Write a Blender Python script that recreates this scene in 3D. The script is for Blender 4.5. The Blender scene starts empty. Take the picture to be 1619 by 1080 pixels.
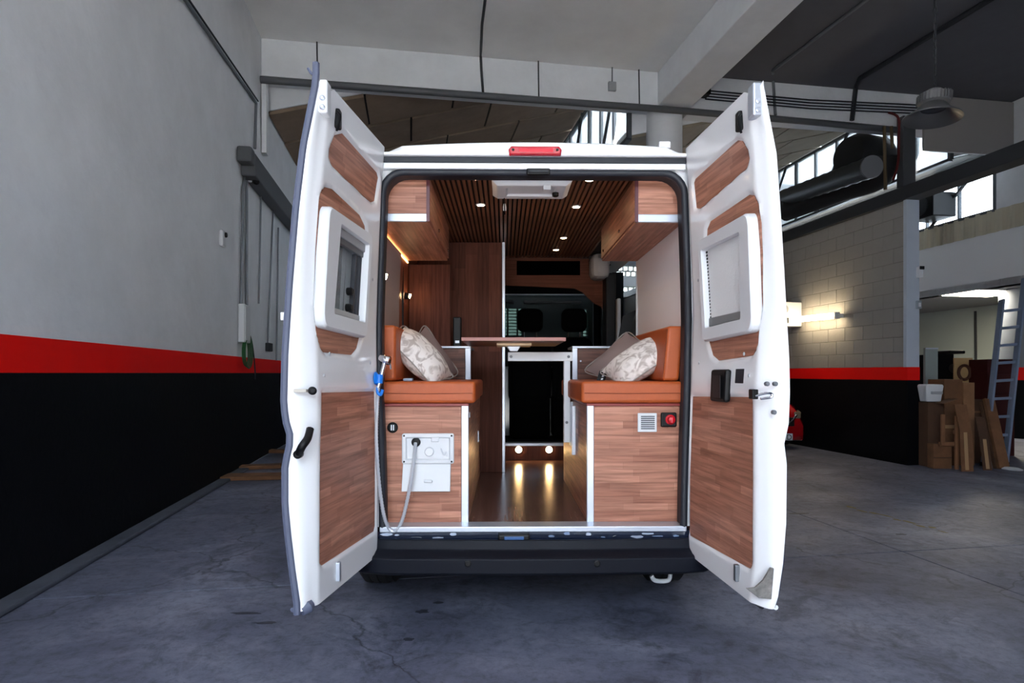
import bpy, math, random
import numpy as np
from mathutils import Vector, Matrix
random.seed(7)
scene = bpy.context.scene
col = scene.collection

# ------------------------------------------------------------------ camera
W_, H_, F_ = 1619.0, 1080.0, 958.0
HOR, CAMZ, YAW = 590.0, 1.37, math.radians(0.747)
cam_d = bpy.data.cameras.new('camera')
cam_d.sensor_fit = 'HORIZONTAL'
cam_d.sensor_width = 36.0
cam_d.lens = 36.0 * F_ / W_
cam_d.shift_y = (HOR - H_ / 2) / W_
cam_d.clip_start, cam_d.clip_end = 0.05, 200
cam = bpy.data.objects.new('camera', cam_d)
col.objects.link(cam)
cam.location = (0, 0, CAMZ)
cam.rotation_euler = (math.pi / 2, 0, -YAW)
scene.camera = cam

# ------------------------------------------------------------------ sky, light, exposure
world = bpy.data.worlds.new('sky')
scene.world = world
world.use_nodes = True
bg = world.node_tree.nodes['Background']
bg.inputs[0].default_value = (0.74, 0.87, 1.0, 1)
bg.inputs[1].default_value = 5.5
scene.view_settings.view_transform = 'Standard'
scene.view_settings.look = 'None'
scene.view_settings.gamma = 1
scene.view_settings.use_curve_mapping = False
scene.view_settings.exposure = 1.62
scene.cycles.use_denoising = True
scene.cycles.sample_clamp_indirect = 6.0

# building frame: u to the right, v into the depth, turned against the van
TH = math.atan(0.153)
CU, SU = math.cos(TH), math.sin(TH)
def B(u, v, z=0.0):
    return Vector((u * CU - v * SU, u * SU + v * CU, z))
def ray(px, py):
    xc, zc = (px - W_ / 2) / F_, (HOR - py) / F_
    c, s = math.cos(YAW), math.sin(YAW)
    return Vector((xc * c + s, c - xc * s, zc))
CAM = Vector((0, 0, CAMZ))
def onY(px, py, Y):
    d = ray(px, py); return CAM + d * (Y / d.y)
def onX(px, py, X):
    d = ray(px, py); return CAM + d * (X / d.x)
def onZ(px, py, Z=0.0):
    d = ray(px, py); return CAM + d * ((Z - CAMZ) / d.z)
def onU(px, py, u):
    d = ray(px, py); return CAM + d * (u / (d.x * CU + d.y * SU))
def onV(px, py, v):
    d = ray(px, py); return CAM + d * (v / (-d.x * SU + d.y * CU))
def UV(p):
    return p.x * CU + p.y * SU, -p.x * SU + p.y * CU

# daylight comes in through the open vehicle entrance behind the camera
pd = bpy.data.lights.new('entrance_portal', 'AREA')
pd.shape = 'RECTANGLE'; pd.size = 3.6; pd.size_y = 4.7
pd.cycles.is_portal = True
po = bpy.data.objects.new('entrance_portal', pd)
col.objects.link(po)
po.matrix_world = Matrix.Translation(B(-0.6, -3.3, 2.35)) @ Matrix.Rotation(TH, 4, 'Z') @ Matrix.Rotation(math.pi / 2, 4, 'X')

# sun on the forecourt outside the entrance
sd0 = bpy.data.lights.new('sun', 'SUN'); sd0.energy = 16.0; sd0.angle = math.radians(0.6); sd0.color = (1.0, 0.95, 0.88)
so = bpy.data.objects.new('sun', sd0); col.objects.link(so); so.location = B(-3, -8, 12)
so.rotation_euler = (-B(-0.25, -0.50, 0.83)).to_track_quat('-Z', 'Y').to_euler()

# ------------------------------------------------------------------ materials
def srgb(r, g, b):
    f = lambda c: (c / 255 / 12.92) if c / 255 <= 0.04045 else ((c / 255 + 0.055) / 1.055) ** 2.4
    return (f(r), f(g), f(b), 1)
MATS = {}
def mat(name, c=(200, 200, 200), rough=0.5, metal=0.0, bump=0.0, bscale=40, var=0.0, vscale=3.0, emit=0, coat=0.0, trans=0.0, alpha=1.0, spec=0.5):
    if name in MATS: return MATS[name]
    m = bpy.data.materials.new(name); m.use_nodes = True
    nt = m.node_tree; b = nt.nodes['Principled BSDF']
    cc = srgb(*c)
    b.inputs['Base Color'].default_value = cc
    b.inputs['Roughness'].default_value = rough
    b.inputs['Metallic'].default_value = metal
    b.inputs['Specular IOR Level'].default_value = spec
    if coat: b.inputs['Coat Weight'].default_value = coat; b.inputs['Coat Roughness'].default_value = 0.08
    if trans: b.inputs['Transmission Weight'].default_value = trans
    if alpha < 1: b.inputs['Alpha'].default_value = alpha
    if emit:
        b.inputs['Emission Color'].default_value = cc; b.inputs['Emission Strength'].default_value = emit
    tc = nt.nodes.new('ShaderNodeTexCoord')
    if var:
        n = nt.nodes.new('ShaderNodeTexNoise'); n.inputs['Scale'].default_value = vscale; n.inputs['Detail'].default_value = 8; n.inputs['Roughness'].default_value = 0.65
        nt.links.new(tc.outputs['Object'], n.inputs['Vector'])
        r = nt.nodes.new('ShaderNodeValToRGB')
        r.color_ramp.elements[0].position = 0.3; r.color_ramp.elements[1].position = 0.7
        r.color_ramp.elements[0].color = tuple(x * (1 - var) for x in cc[:3]) + (1,)
        r.color_ramp.elements[1].color = tuple(min(1, x * (1 + var)) for x in cc[:3]) + (1,)
        nt.links.new(n.outputs['Fac'], r.inputs['Fac']); nt.links.new(r.outputs['Color'], b.inputs['Base Color'])
    if bump:
        n2 = nt.nodes.new('ShaderNodeTexNoise'); n2.inputs['Scale'].default_value = bscale; n2.inputs['Detail'].default_value = 6
        nt.links.new(tc.outputs['Object'], n2.inputs['Vector'])
        bp = nt.nodes.new('ShaderNodeBump'); bp.inputs['Strength'].default_value = bump; bp.inputs['Distance'].default_value = 0.01
        nt.links.new(n2.outputs['Fac'], bp.inputs['Height']); nt.links.new(bp.outputs['Normal'], b.inputs['Normal'])
    MATS[name] = m
    return m

def tint(name, c):
    m = bpy.data.materials.new(name); m.use_nodes = True; nt = m.node_tree; N = nt.nodes.new
    t = N('ShaderNodeBsdfTransparent'); t.inputs[0].default_value = (*c, 1)
    g = N('ShaderNodeBsdfGlossy'); g.inputs['Roughness'].default_value = .05; x = N('ShaderNodeMixShader'); x.inputs[0].default_value = .04
    nt.links.new(t.outputs[0], x.inputs[1]); nt.links.new(g.outputs[0], x.inputs[2]); nt.links.new(x.outputs[0], nt.nodes['Material Output'].inputs[0])
    MATS[name] = m; return m

def wood(name, L, S, c1, c2, c3, row=0.036, length=0.34, rough=0.42, streak=0.55, coat=0.0, spec=0.3):
    """butcher-block laminate: staves along axis L, stacked along S (axis letters, S may be a sum such as 'xz')"""
    if name in MATS: return MATS[name]
    m = bpy.data.materials.new(name); m.use_nodes = True
    nt = m.node_tree; b = nt.nodes['Principled BSDF']; N = nt.nodes.new; K = nt.links.new
    tc = N('ShaderNodeTexCoord'); sp = N('ShaderNodeSeparateXYZ'); K(tc.outputs['Object'], sp.inputs[0])
    def ax(a):
        if len(a) == 1: return sp.outputs['xyz'.index(a)]
        ad = N('ShaderNodeMath'); ad.operation = 'ADD'
        K(sp.outputs['xyz'.index(a[0])], ad.inputs[0]); K(sp.outputs['xyz'.index(a[1])], ad.inputs[1]); return ad.outputs[0]
    cb = N('ShaderNodeCombineXYZ'); K(ax(L), cb.inputs[0]); K(ax(S), cb.inputs[1])
    br = N('ShaderNodeTexBrick'); K(cb.outputs[0], br.inputs['Vector'])
    br.inputs['Color1'].default_value = srgb(*c1); br.inputs['Color2'].default_value = srgb(*c2)
    br.inputs['Mortar'].default_value = srgb(*c3)
    br.inputs['Scale'].default_value = 1.0; br.inputs['Mortar Size'].default_value = 0.0004; br.inputs['Mortar Smooth'].default_value = 0.6
    br.inputs['Brick Width'].default_value = length; br.inputs['Row Height'].default_value = row
    br.offset = 0.37; br.offset_frequency = 3; br.squash = 0.7; br.squash_frequency = 2
    mp = N('ShaderNodeVectorMath'); mp.operation = 'MULTIPLY'; mp.inputs[1].default_value = (2.6, 55, 1); K(cb.outputs[0], mp.inputs[0])
    nz = N('ShaderNodeTexNoise'); nz.inputs['Scale'].default_value = 1.0; nz.inputs['Detail'].default_value = 6; nz.inputs['Roughness'].default_value = 0.6; nz.inputs['Distortion'].default_value = 0.4
    K(mp.outputs[0], nz.inputs['Vector'])
    rp = N('ShaderNodeValToRGB'); K(nz.outputs['Fac'], rp.inputs['Fac'])
    rp.color_ramp.elements[0].position = 0.34; rp.color_ramp.elements[1].position = 0.62
    rp.color_ramp.elements[0].color = (1 - streak, 1 - streak * 1.1, 1 - streak * 1.15, 1); rp.color_ramp.elements[1].color = (1.08, 1.08, 1.08, 1)
    mx = N('ShaderNodeMix'); mx.data_type = 'RGBA'; mx.blend_type = 'MULTIPLY'; mx.inputs['Factor'].default_value = 1
    K(br.outputs['Color'], mx.inputs['A']); K(rp.outputs['Color'], mx.inputs['B'])
    K(mx.outputs['Result'], b.inputs['Base Color'])
    b.inputs['Roughness'].default_value = rough
    b.inputs['Specular IOR Level'].default_value = spec
    if coat: b.inputs['Coat Weight'].default_value = coat; b.inputs['Coat Roughness'].default_value = 0.15
    MATS[name] = m
    return m

OAK = ((196, 140, 117), (163, 108, 87), (118, 75, 60))
WX = wood('oak_laminate_x', 'x', 'z', *OAK, streak=.42)                 # front faces, staves across
WY = wood('oak_laminate_y', 'y', 'zx', *OAK, streak=.42)                # side faces and undersides
WD = wood('walnut_vertical', 'z', 'xy', (104, 63, 50), (82, 48, 39), (54, 30, 24), row=0.09, length=1.1, streak=0.35, rough=.6, spec=.08)
WA = wood('walnut_arch', 'x', 'zy', (104, 61, 46), (84, 48, 36), (56, 32, 24), row=0.12, length=1.3, streak=0.3, rough=.6, spec=.08)
WF = wood('van_floor_laminate', 'y', 'x', (116, 84, 74), (88, 62, 55), (46, 32, 28), row=0.12, length=0.9, streak=0.35, rough=0.22)
WS = wood('slat_walnut', 'y', 'x', (132, 84, 56), (112, 70, 47), (84, 52, 36), row=0.5, length=2, streak=0.35)
WT = wood('table_walnut', 'x', 'y', (120, 62, 48), (96, 48, 38), (70, 36, 30), row=0.07, length=0.8, streak=0.3)
WHITE = mat('van_white_paint', (240, 241, 244), 0.22, coat=0.6)
RUBBER = mat('black_rubber', (30, 33, 42), 0.55)
SEALG = mat('grey_edge_seal', (88, 94, 116), 0.55)
BLACKP = mat('black_plastic', (14, 14, 16), 0.45, spec=.25)
BUMPER = mat('textured_bumper_plastic', (15, 18, 28), 0.55, bump=0.15, bscale=400, spec=.2)
ALU = mat('brushed_aluminium', (196, 202, 214), 0.35, metal=0.55)
CHROME = mat('chrome', (225, 226, 230), 0.12, metal=1.0)
WPLAST = mat('white_plastic', (214, 216, 220), 0.4)
LEATHER = mat('orange_leather', (176, 82, 34), 0.5, bump=0.12, bscale=260, var=0.10, vscale=9)
DARKCAB = mat('dark_cab_trim', (14, 15, 18), 0.8, spec=.1)
GLASS = mat('clear_glass', (235, 245, 245), 0.02, trans=1.0)
WALLP = mat('white_plaster', (226, 228, 232), 0.55, bump=0.7, bscale=7, var=0.07, vscale=1.6)
CEILM = mat('ceiling_plaster', (232, 231, 230), 0.8, bump=0.25, bscale=10, var=0.07, vscale=1.0)
REDP = mat('red_wall_paint', (240, 12, 4), 0.6, bump=0.2, bscale=16, spec=.2)
BLKP = mat('black_wall_paint', (4, 5, 9), 0.6, bump=0.25, bscale=16, spec=0.15)
STEELD = mat('dark_steel', (52, 54, 58), 0.55, metal=0.3)
GALV = mat('galvanised_pipe', (120, 124, 130), 0.5, metal=0.5)
CARD = mat('cardboard', (118, 80, 52), 0.85, var=0.25, vscale=5)

# ------------------------------------------------------------------ mesh tools
class MB:
    def __init__(s): s.v, s.f = [], []
    def add(s, vs, fs):
        o = len(s.v); s.v += [tuple(p) for p in vs]; s.f += [tuple(i + o for i in f) for f in fs]; return s
    def box(s, x0, x1, y0, y1, z0, z1):
        vs = [(x, y, z) for z in (z0, z1) for y in (y0, y1) for x in (x0, x1)]
        return s.add(vs, [(0, 2, 3, 1), (4, 5, 7, 6), (0, 1, 5, 4), (2, 6, 7, 3), (0, 4, 6, 2), (1, 3, 7, 5)])
    def bbox(s, u0, u1, v0, v1, z0, z1):
        vs = [B(u, v, z) for z in (z0, z1) for v in (v0, v1) for u in (u0, u1)]
        return s.add(vs, [(0, 2, 3, 1), (4, 5, 7, 6), (0, 1, 5, 4), (2, 6, 7, 3), (0, 4, 6, 2), (1, 3, 7, 5)])
    def obox(s, c, ax, ay, az):
        c, ax, ay, az = map(Vector, (c, ax, ay, az))
        vs = [c + ax * i + ay * j + az * k for k in (-1, 1) for j in (-1, 1) for i in (-1, 1)]
        return s.add(vs, [(0, 2, 3, 1), (4, 5, 7, 6), (0, 1, 5, 4), (2, 6, 7, 3), (0, 4, 6, 2), (1, 3, 7, 5)])
    def beam(s, a, b, w, h, up=(0, 0, 1)):
        a, b = Vector(a), Vector(b); d = (b - a).normalized(); up = Vector(up)
        sd = d.cross(up).normalized(); up = sd.cross(d)
        return s.obox((a + b) / 2, sd * (w / 2), (b - a) / 2, up * (h / 2))
    def loft(s, rings, caps=True, closed=True):
        n = len(rings[0]); vs = [p for r in rings for p in r]; fs = []
        for k in range(len(rings) - 1):
            for i in range(n if closed else n - 1):
                j = (i + 1) % n
                fs.append((k * n + i, k * n + j, (k + 1) * n + j, (k + 1) * n + i))
        if caps and closed:
            fs.append(tuple(range(n))[::-1]); fs.append(tuple((len(rings) - 1) * n + i for i in range(n)))
        return s.add(vs, fs)
    def tube(s, pts, r, n=10):
        pts = [Vector(p) for p in pts]; rings = []; prev = None
        for i, p in enumerate(pts):
            t = (pts[min(i + 1, len(pts) - 1)] - pts[max(i - 1, 0)]).normalized()
            if prev is None:
                a = Vector((0, 0, 1)) if abs(t.z) < 0.9 else Vector((1, 0, 0))
                prev = t.cross(a).normalized()
            prev = (prev - t * prev.dot(t)).normalized()
            q = t.cross(prev); rr = r[i] if isinstance(r, (list, tuple)) else r
            rings.append([p + (prev * math.cos(a) + q * math.sin(a)) * rr for a in (2 * math.pi * k / n for k in range(n))])
        return s.loft(rings)
    def cyl(s, a, b, r, n=20): return s.tube([a, b], r, n)
    def lathe(s, c, prof, axis=(0, 0, 1), n=28, caps=True):
        c = Vector(c); z = Vector(axis).normalized()
        x = z.cross(Vector((0, 1, 0.1))).normalized(); y = z.cross(x)
        return s.loft([[c + z * h + (x * math.cos(t) + y * math.sin(t)) * max(r, 1e-4) for t in (2 * math.pi * k / n for k in range(n))] for r, h in prof], caps)
    def prism(s, poly, off):
        off = Vector(off); return s.loft([[Vector(p) for p in poly], [Vector(p) + off for p in poly]])
    def build(s, name, m, parent=None, bevel=0, smooth=False, seg=2, recalc=True):
        me = bpy.data.meshes.new(name); me.from_pydata(s.v, [], s.f)
        if recalc:
            import bmesh
            bm = bmesh.new(); bm.from_mesh(me); bmesh.ops.recalc_face_normals(bm, faces=bm.faces); bm.to_mesh(me); bm.free()
        me.materials.append(m)
        o = bpy.data.objects.new(name, me); col.objects.link(o)
        if smooth:
            me.polygons.foreach_set('use_smooth', [True] * len(me.polygons))
            try: me.set_sharp_from_angle(angle=math.radians(40))
            except Exception: pass
        if bevel:
            md = o.modifiers.new('bevel', 'BEVEL'); md.width = bevel; md.segments = seg; md.limit_method = 'ANGLE'; md.angle_limit = math.radians(35)
        if parent: adopt(o, parent)
        return o
def wloc(o):
    return o.matrix_parent_inverse.inverted() if False else Matrix.Translation(WL.get(o.name, Vector()))
WL = {}
def adopt(o, p):
    o.parent = p
    # meshes hold world coordinates; undo the place of the top Empty
    r = p
    while r.parent: r = r.parent
    if r is p: o.matrix_parent_inverse = Matrix.Translation(-Vector(WL.get(r.name, (0, 0, 0))))
def thing(name, label, cat, loc=(0, 0, 0), group=None, kind=None):
    o = bpy.data.objects.new(name, None); col.objects.link(o); o.location = loc; o.empty_display_size = 0.1
    WL[o.name] = Vector(loc); return tag(o, label, cat, group, kind)
def tag(o, label=None, cat=None, group=None, kind=None):
    if label: o['label'] = label
    if cat: o['category'] = cat
    if group: o['group'] = group
    if kind: o['kind'] = kind
    return o
def struct(o, label, cat): return tag(o, label, cat, kind='structure')
def lbl(o, t): o['label'] = t; return o
def bx(name, m, parent, x0, x1, y0, y1, z0, z1, bevel=0.003):
    return MB().box(x0, x1, y0, y1, z0, z1).build(name, m, parent, bevel)
def share(o, dx, parent=None):
    c = o.copy(); col.objects.link(c); c.location = Vector(o.location) + Vector(dx)
    if parent: c.parent = parent
    return c
def spline(pts, n=8):
    P = [Vector(p) for p in pts]; out = []
    for i in range(len(P) - 1):
        p0, p1, p2, p3 = P[max(i - 1, 0)], P[i], P[i + 1], P[min(i + 2, len(P) - 1)]
        for k in range(n):
            t = k / n
            out.append(0.5 * ((2 * p1) + (p2 - p0) * t + (2 * p0 - 5 * p1 + 4 * p2 - p3) * t * t + (3 * p1 - p0 - 3 * p2 + p3) * t ** 3))
    return out + [P[-1]]
def interp(tab, z):
    xs = [t[0] for t in tab]; ys = [t[1] for t in tab]
    return float(np.interp(z, xs, ys))

# ================================================================== THE GARAGE
UL, UR, VB, VC = -2.40, 7.27, 20.0, 10.37      # left wall, block wall, back wall, cross beam
ZC, ZB, ZV, ZR = 6.81, 6.20, 5.74, 7.47        # ceiling, beam underside, roof valley, roof ridge

def floor_mat():
    m = bpy.data.materials.new('stained_concrete'); m.use_nodes = True
    nt = m.node_tree; b = nt.nodes['Principled BSDF']; N = nt.nodes.new; K = nt.links.new
    g = N('ShaderNodeNewGeometry')
    def noise(sc, det=8, rough=0.6, dist=0.0, stretch=None):
        n = N('ShaderNodeTexNoise'); n.inputs['Scale'].default_value = sc; n.inputs['Detail'].default_value = det
        n.inputs['Roughness'].default_value = rough; n.inputs['Distortion'].default_value = dist
        if stretch:
            q = N('ShaderNodeVectorMath'); q.operation = 'MULTIPLY'; q.inputs[1].default_value = stretch
            K(g.outputs['Position'], q.inputs[0]); K(q.outputs[0], n.inputs['Vector'])
        else: K(g.outputs['Position'], n.inputs['Vector'])
        return n.outputs['Fac']
    def ramp(f, stops):
        r = N('ShaderNodeValToRGB'); e = r.color_ramp.elements
        e[0].position, e[0].color = stops[0][0], stops[0][1]; e[1].position, e[1].color = stops[-1][0], stops[-1][1]
        for p, c in stops[1:-1]:
            x = e.new(p); x.color = c
        K(f, r.inputs['Fac']); return r.outputs['Color']
    def mix(a, bb, fac, mode='MULTIPLY'):
        x = N('ShaderNodeMix'); x.data_type = 'RGBA'; x.blend_type = mode
        K(a, x.inputs['A']); K(bb, x.inputs['B'])
        if isinstance(fac, float): x.inputs['Factor'].default_value = fac
        else: K(fac, x.inputs['Factor'])
        return x.outputs['Result']
    gr = lambda v: (v, v, v, 1)
    base = ramp(noise(0.9, 10, 0.62, 0.6), [(0.28, srgb(74, 78, 96)), (0.5, srgb(107, 111, 131)), (0.72, srgb(144, 148, 168))])
    fine = ramp(noise(14, 12, 0.8, 0.3), [(0.32, gr(0.35)), (0.5, gr(0.95)), (0.72, gr(1.3))])
    dirt = ramp(noise(2.3, 12, 0.72, 1.3), [(0.36, gr(0.42)), (0.47, gr(0.95)), (1, gr(1.0))])
    scr = ramp(noise(3.0, 8, 0.7, 1.5, (1.0, 5.0, 1.0)), [(0.30, gr(0.5)), (0.42, gr(1.0)), (1, gr(1.0))])
    vo = N('ShaderNodeTexVoronoi'); vo.feature = 'DISTANCE_TO_EDGE'; vo.inputs['Scale'].default_value = 0.33
    ds = N('ShaderNodeVectorMath'); ds.operation = 'ADD'
    nz = N('ShaderNodeTexNoise'); nz.inputs['Scale'].default_value = 2.5; nz.inputs['Detail'].default_value = 6; K(g.outputs['Position'], nz.inputs['Vector'])
    sc2 = N('ShaderNodeVectorMath'); sc2.operation = 'SCALE'; sc2.inputs['Scale'].default_value = 0.5; K(nz.outputs['Color'], sc2.inputs[0])
    K(g.outputs['Position'], ds.inputs[0]); K(sc2.outputs[0], ds.inputs[1]); K(ds.outputs[0], vo.inputs['Vector'])
    crack = ramp(vo.outputs['Distance'], [(0.0, gr(0.35)), (0.004, gr(1.0)), (1, gr(1.0))])
    c = mix(base, fine, 0.85); c = mix(c, dirt, 0.75); c = mix(c, scr, 0.6); c = mix(c, crack, 0.9)
    K(c, b.inputs['Base Color'])
    rr = N('ShaderNodeMapRange'); rr.inputs['To Min'].default_value = 0.38; rr.inputs['To Max'].default_value = 0.7
    K(noise(1.7, 6), rr.inputs['Value']); K(rr.outputs[0], b.inputs['Roughness'])
    bp = N('ShaderNodeBump'); bp.inputs['Strength'].default_value = 0.25; bp.inputs['Distance'].default_value = 0.006
    K(noise(25, 8, 0.7), bp.inputs['Height']); K(bp.outputs['Normal'], b.inputs['Normal'])
    return m
FLOORM = floor_mat()
GROUT = mat('joint_filler', (44, 44, 48), 0.9)

fl = thing('floor', 'grey stained concrete floor of the workshop', 'floor', kind='structure')
MB().bbox(-20, 26, -20, 26, -0.3, -0.1).build('floor_bed', GROUT, fl)
us = [-2.40, 3.72, 9.9, 15.5]; vs_ = [-3.4, 4.1, 10.3, 20.0]
for i in range(3):
    for j in range(3):
        MB().bbox(us[i] + 0.007, us[i + 1] - 0.007, vs_[j] + 0.007, vs_[j + 1] - 0.007, -0.1, 0.0).build('slab', FLOORM, fl)
yd = MB().bbox(-20, 26, -17, -3.42, -0.1, -0.002).build('trim_1', mat('pale_forecourt', (190, 186, 178), 0.9), None)
struct(yd, 'pale concrete forecourt outside the workshop entrance', 'forecourt')

ob = thing('sky_blocker', 'unseen grey building added across the yard to block low sky light', 'building', B(0, -17), kind='structure')  # added out of view to keep low sky light from under the van
MB().bbox(-16, 22, -19, -17, -.1, 6.2).build('wall', mat('sky_blocker_grey', (104, 100, 96), .9), ob)
MB().bbox(-16.2, 22.2, -19.2, -16.9, 6.2, 6.4).build('blocker_coping', mat('blocker_coping_grey', (130, 128, 124), .9), ob)
random.seed(11)
def blob(px, py, rx, ry, m, name, rot=0.0):
    c = onZ(px, py); P = []
    for k in range(14):
        t = k * math.pi / 7; r_ = random.uniform(.65, 1.15); x, y = rx * r_ * math.cos(t), ry * r_ * math.sin(t)
        P.append(Vector((c.x + x * math.cos(rot) - y * math.sin(rot), c.y + x * math.sin(rot) + y * math.cos(rot), .0002)))
    return MB().prism(P, (0, 0, .0008)).build(name, m, fl)
YEL = mat('worn_yellow_paint', (120, 110, 70), .8, var=.3, vscale=20); OIL = mat('oil_stain', (56, 58, 70), .5)
pa_, pb2 = onZ(1345, 802), onZ(1492, 840)
ang = math.atan2(pb2.y - pa_.y, pb2.x - pa_.x)
for k in range(9):
    t = k / 8; blob(1345 + 147 * t, 802 + 38 * t + random.uniform(-1.5, 1.5), random.uniform(.04, .10), random.uniform(.012, .03), YEL, 'yellow_paint_mark', ang)
for px, py, rx, ry in ((668, 967, .045, .03), (693, 953, .03, .02), (647, 1011, .03, .02), (1425, 845, .05, .03), (1262, 812, .12, .03), (390, 970, .10, .02), (420, 985, .07, .02)):
    blob(px, py, rx, ry, OIL, 'oil_stain')
# ---- left wall with its paint bands
wl = thing('wall_left', 'rough white wall with red stripe and black lower band', 'wall', B(UL, 5), kind='structure')
MB().bbox(UL - 0.3, UL, -3.4, VB, 0, 7.6).build('plaster', WALLP, wl)
lbl(MB().bbox(UL - 0.01, UL + 0.004, -3.4, VB, 0.0, 1.372).build('black_band', BLKP, wl), 'black painted lower wall band')
lbl(MB().bbox(UL - 0.01, UL + 0.004, -3.4, VB, 1.372, 1.602).build('red_stripe', REDP, wl), 'red painted stripe')
cb = MB().bbox(UL, UL + 0.14, -3.4, 9.2, 0, 0.035).build('baseboard_left', mat('kerb_concrete', (76, 80, 92), 0.8, var=0.2, vscale=6), None, 0.012)
struct(cb, 'low worn concrete kerb along the black wall band', 'kerb')

# ---- ceiling, beams, column
struct(MB().bbox(UL - 0.3, 4.7, -3.5, VC + 0.4, ZC, ZC + 0.2).build('ceiling', CEILM, None), 'off-white plastered concrete ceiling above the van', 'ceiling')
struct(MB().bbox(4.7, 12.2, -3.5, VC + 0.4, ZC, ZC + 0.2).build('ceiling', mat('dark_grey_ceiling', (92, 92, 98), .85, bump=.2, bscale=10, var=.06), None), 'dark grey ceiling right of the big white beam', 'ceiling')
struct(MB().bbox(UL, 4.4, VC, VC + 0.4, ZB, ZC).build('trim_2', WALLP, None, 0.01), 'white concrete cross beam behind the open left van door', 'beam')
struct(MB().bbox(4.4, 5.02, -3.4, VC + 0.4, ZB, ZC).build('trim_3', WALLP, None, 0.015), 'white concrete beam running towards the viewer from the round column', 'beam')
struct(MB().bbox(5.02, 11.9, VC, VC + 0.4, ZB - 0.06, ZC).build('trim_4', WALLP, None, 0.01), 'white concrete cross beam carrying bundled cables on the right', 'beam')
pc = onV(1050, 300, 10.7); uc, vc = UV(pc)
struct(MB().lathe((pc.x, pc.y, 0), [(0.33, 0), (0.33, ZB)], n=40).build('trim_5', WALLP, None, smooth=True), 'round white column rising behind the van roof', 'column')
a, b_ = UV(onV(1461, 300, VC - 0.05)), UV(onV(1700, 300, VC - 0.05))
zb = onV(1540, 243, VC - 0.05).z
struct(MB().bbox(a[0], 11.9, VC - 0.06, VC, zb, ZC - 0.02).build('trim_6', mat('grey_lintel_paint', (150, 146, 144), 0.8, bump=0.2, bscale=12), None, 0.01), 'grey plastered lintel panel hanging behind the pendant lamp', 'lintel')
p0, p1 = onV(414, 122, VC - 0.02), onV(422, 243, VC - 0.02)
struct(MB().bbox(UV(p0)[0], UV(p1)[0], VC - 0.06, VC + 0.1, p1.z, p0.z).build('trim_7', WALLP, None, 0.006), 'short white post hanging under the beam at the left wall', 'post')

# ---- saw-tooth roof of the rear hall
PANEL = mat('brown_roof_panel', (138, 118, 100), 0.9, var=0.15, vscale=2)
PANELB = mat('beige_roof_panel', (150, 138, 122), 0.9, var=0.1, vscale=2)
GLAZE = mat('milky_glazing', (235, 240, 242), 0.3, alpha=0.76)
GLAZE2 = mat('clear_glazing', (235, 240, 242), 0.3, alpha=0.15)
MULL = mat('steel_glazing_bar', (88, 92, 96), 0.5, metal=0.4)
def tooth(u0, u1, name, m, label, rows=7, cols=4):
    t = thing(name, label, 'roof', B(u0, VC, ZV), kind='structure')
    sl = (ZR - ZV) / (u1 - u0)
    zz = lambda u: ZV + sl * (u - u0)
    top = [B(u0, VC + 0.4, zz(u0) + 0.06), B(u1, VC + 0.4, zz(u1) + 0.06), B(u1, VB, zz(u1) + 0.06), B(u0, VB, zz(u0) + 0.06)]
    MB().prism(top, (0, 0, 0.12)).build('roof_deck', mat('roof_joint_dark', (20, 17, 15), 0.9), t)
    du, dv = (u1 - u0) / cols, (VB - VC - 0.4) / rows
    for r in range(rows):
        off = 0.5 * (r % 2)
        for k in range(-1 if off else 0, cols):
            ua, ub = u0 + (k + off) * du + 0.02, u0 + (k + 1 + off) * du - 0.02
            ua, ub = max(ua, u0 + 0.01), min(ub, u1 - 0.01)
            if ub - ua < 0.1: continue
            va, vb = VC + 0.4 + r * dv + 0.045, VC + 0.4 + (r + 1) * dv - 0.045
            MB().prism([B(ua, va, zz(ua)), B(ub, va, zz(ub)), B(ub, vb, zz(ub)), B(ua, vb, zz(ua))], (0, 0, 0.07)).build('roof_panel', m, t)
    return t
tooth(UL, 4.0, 'ceiling_roof', PANEL, 'sloping dark roof of large panels above the van')
tooth(4.0, 10.9, 'ceiling_roof', PANELB, 'sloping beige roof of large panels behind the right van door')
struct(MB().prism([B(10.9, VC + 0.4, ZV), B(14.8, VC + 0.4, ZV + 1), B(14.8, VB, ZV + 1), B(10.9, VB, ZV)], (0, 0, 0.03)).build('ceiling_roof', mat('translucent_sheet', (120, 118, 110), .8, alpha=.6), None), 'sloping translucent sheet roof over the far right clerestory', 'roof')
def glazing(u, z0, z1, v0, v1, n, name, label, diag=True):
    t = thing(name, label, 'window', B(u, v0, z0), kind='structure')
    dv = (v1 - v0) / n
    for k in range(n):
        MB().bbox(u - 0.008, u + 0.008, v0 + k * dv + 0.02, v0 + (k + 1) * dv - 0.02, z0, z1).build('pane', GLAZE if name != 'window_3' else GLAZE2, t)
    for k in range(n + 1):
        w = 0.07 if k % 3 == 0 else 0.03
        MB().bbox(u - 0.04, u + 0.04, v0 + k * dv - w / 2, v0 + k * dv + w / 2, z0, z1).build('glazing_bar', MULL, t)
    for zz in (z0, z1):
        MB().bbox(u - 0.05, u + 0.05, v0, v1, zz - 0.03, zz + 0.03).build('rail', MULL, t)
    if diag:
        for k in range(0, n - 2, 3):
            MB().beam(B(u - 0.08, v0 + (k + 0.4) * dv, z1), B(u - 0.08, v0 + (k + 1.8) * dv, z0), 0.05, 0.05).build('brace', STEELD, t)
    return t
glazing(4.0, ZV, ZR - 0.05, VC + 0.4, VB, 11, 'window_1', 'steep strip of roof glazing above the van roof')
glazing(10.9, ZV, ZR - 0.05, VC + 0.4, VB, 11, 'window_2', 'bright roof glazing strip beside the open right van door')

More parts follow.
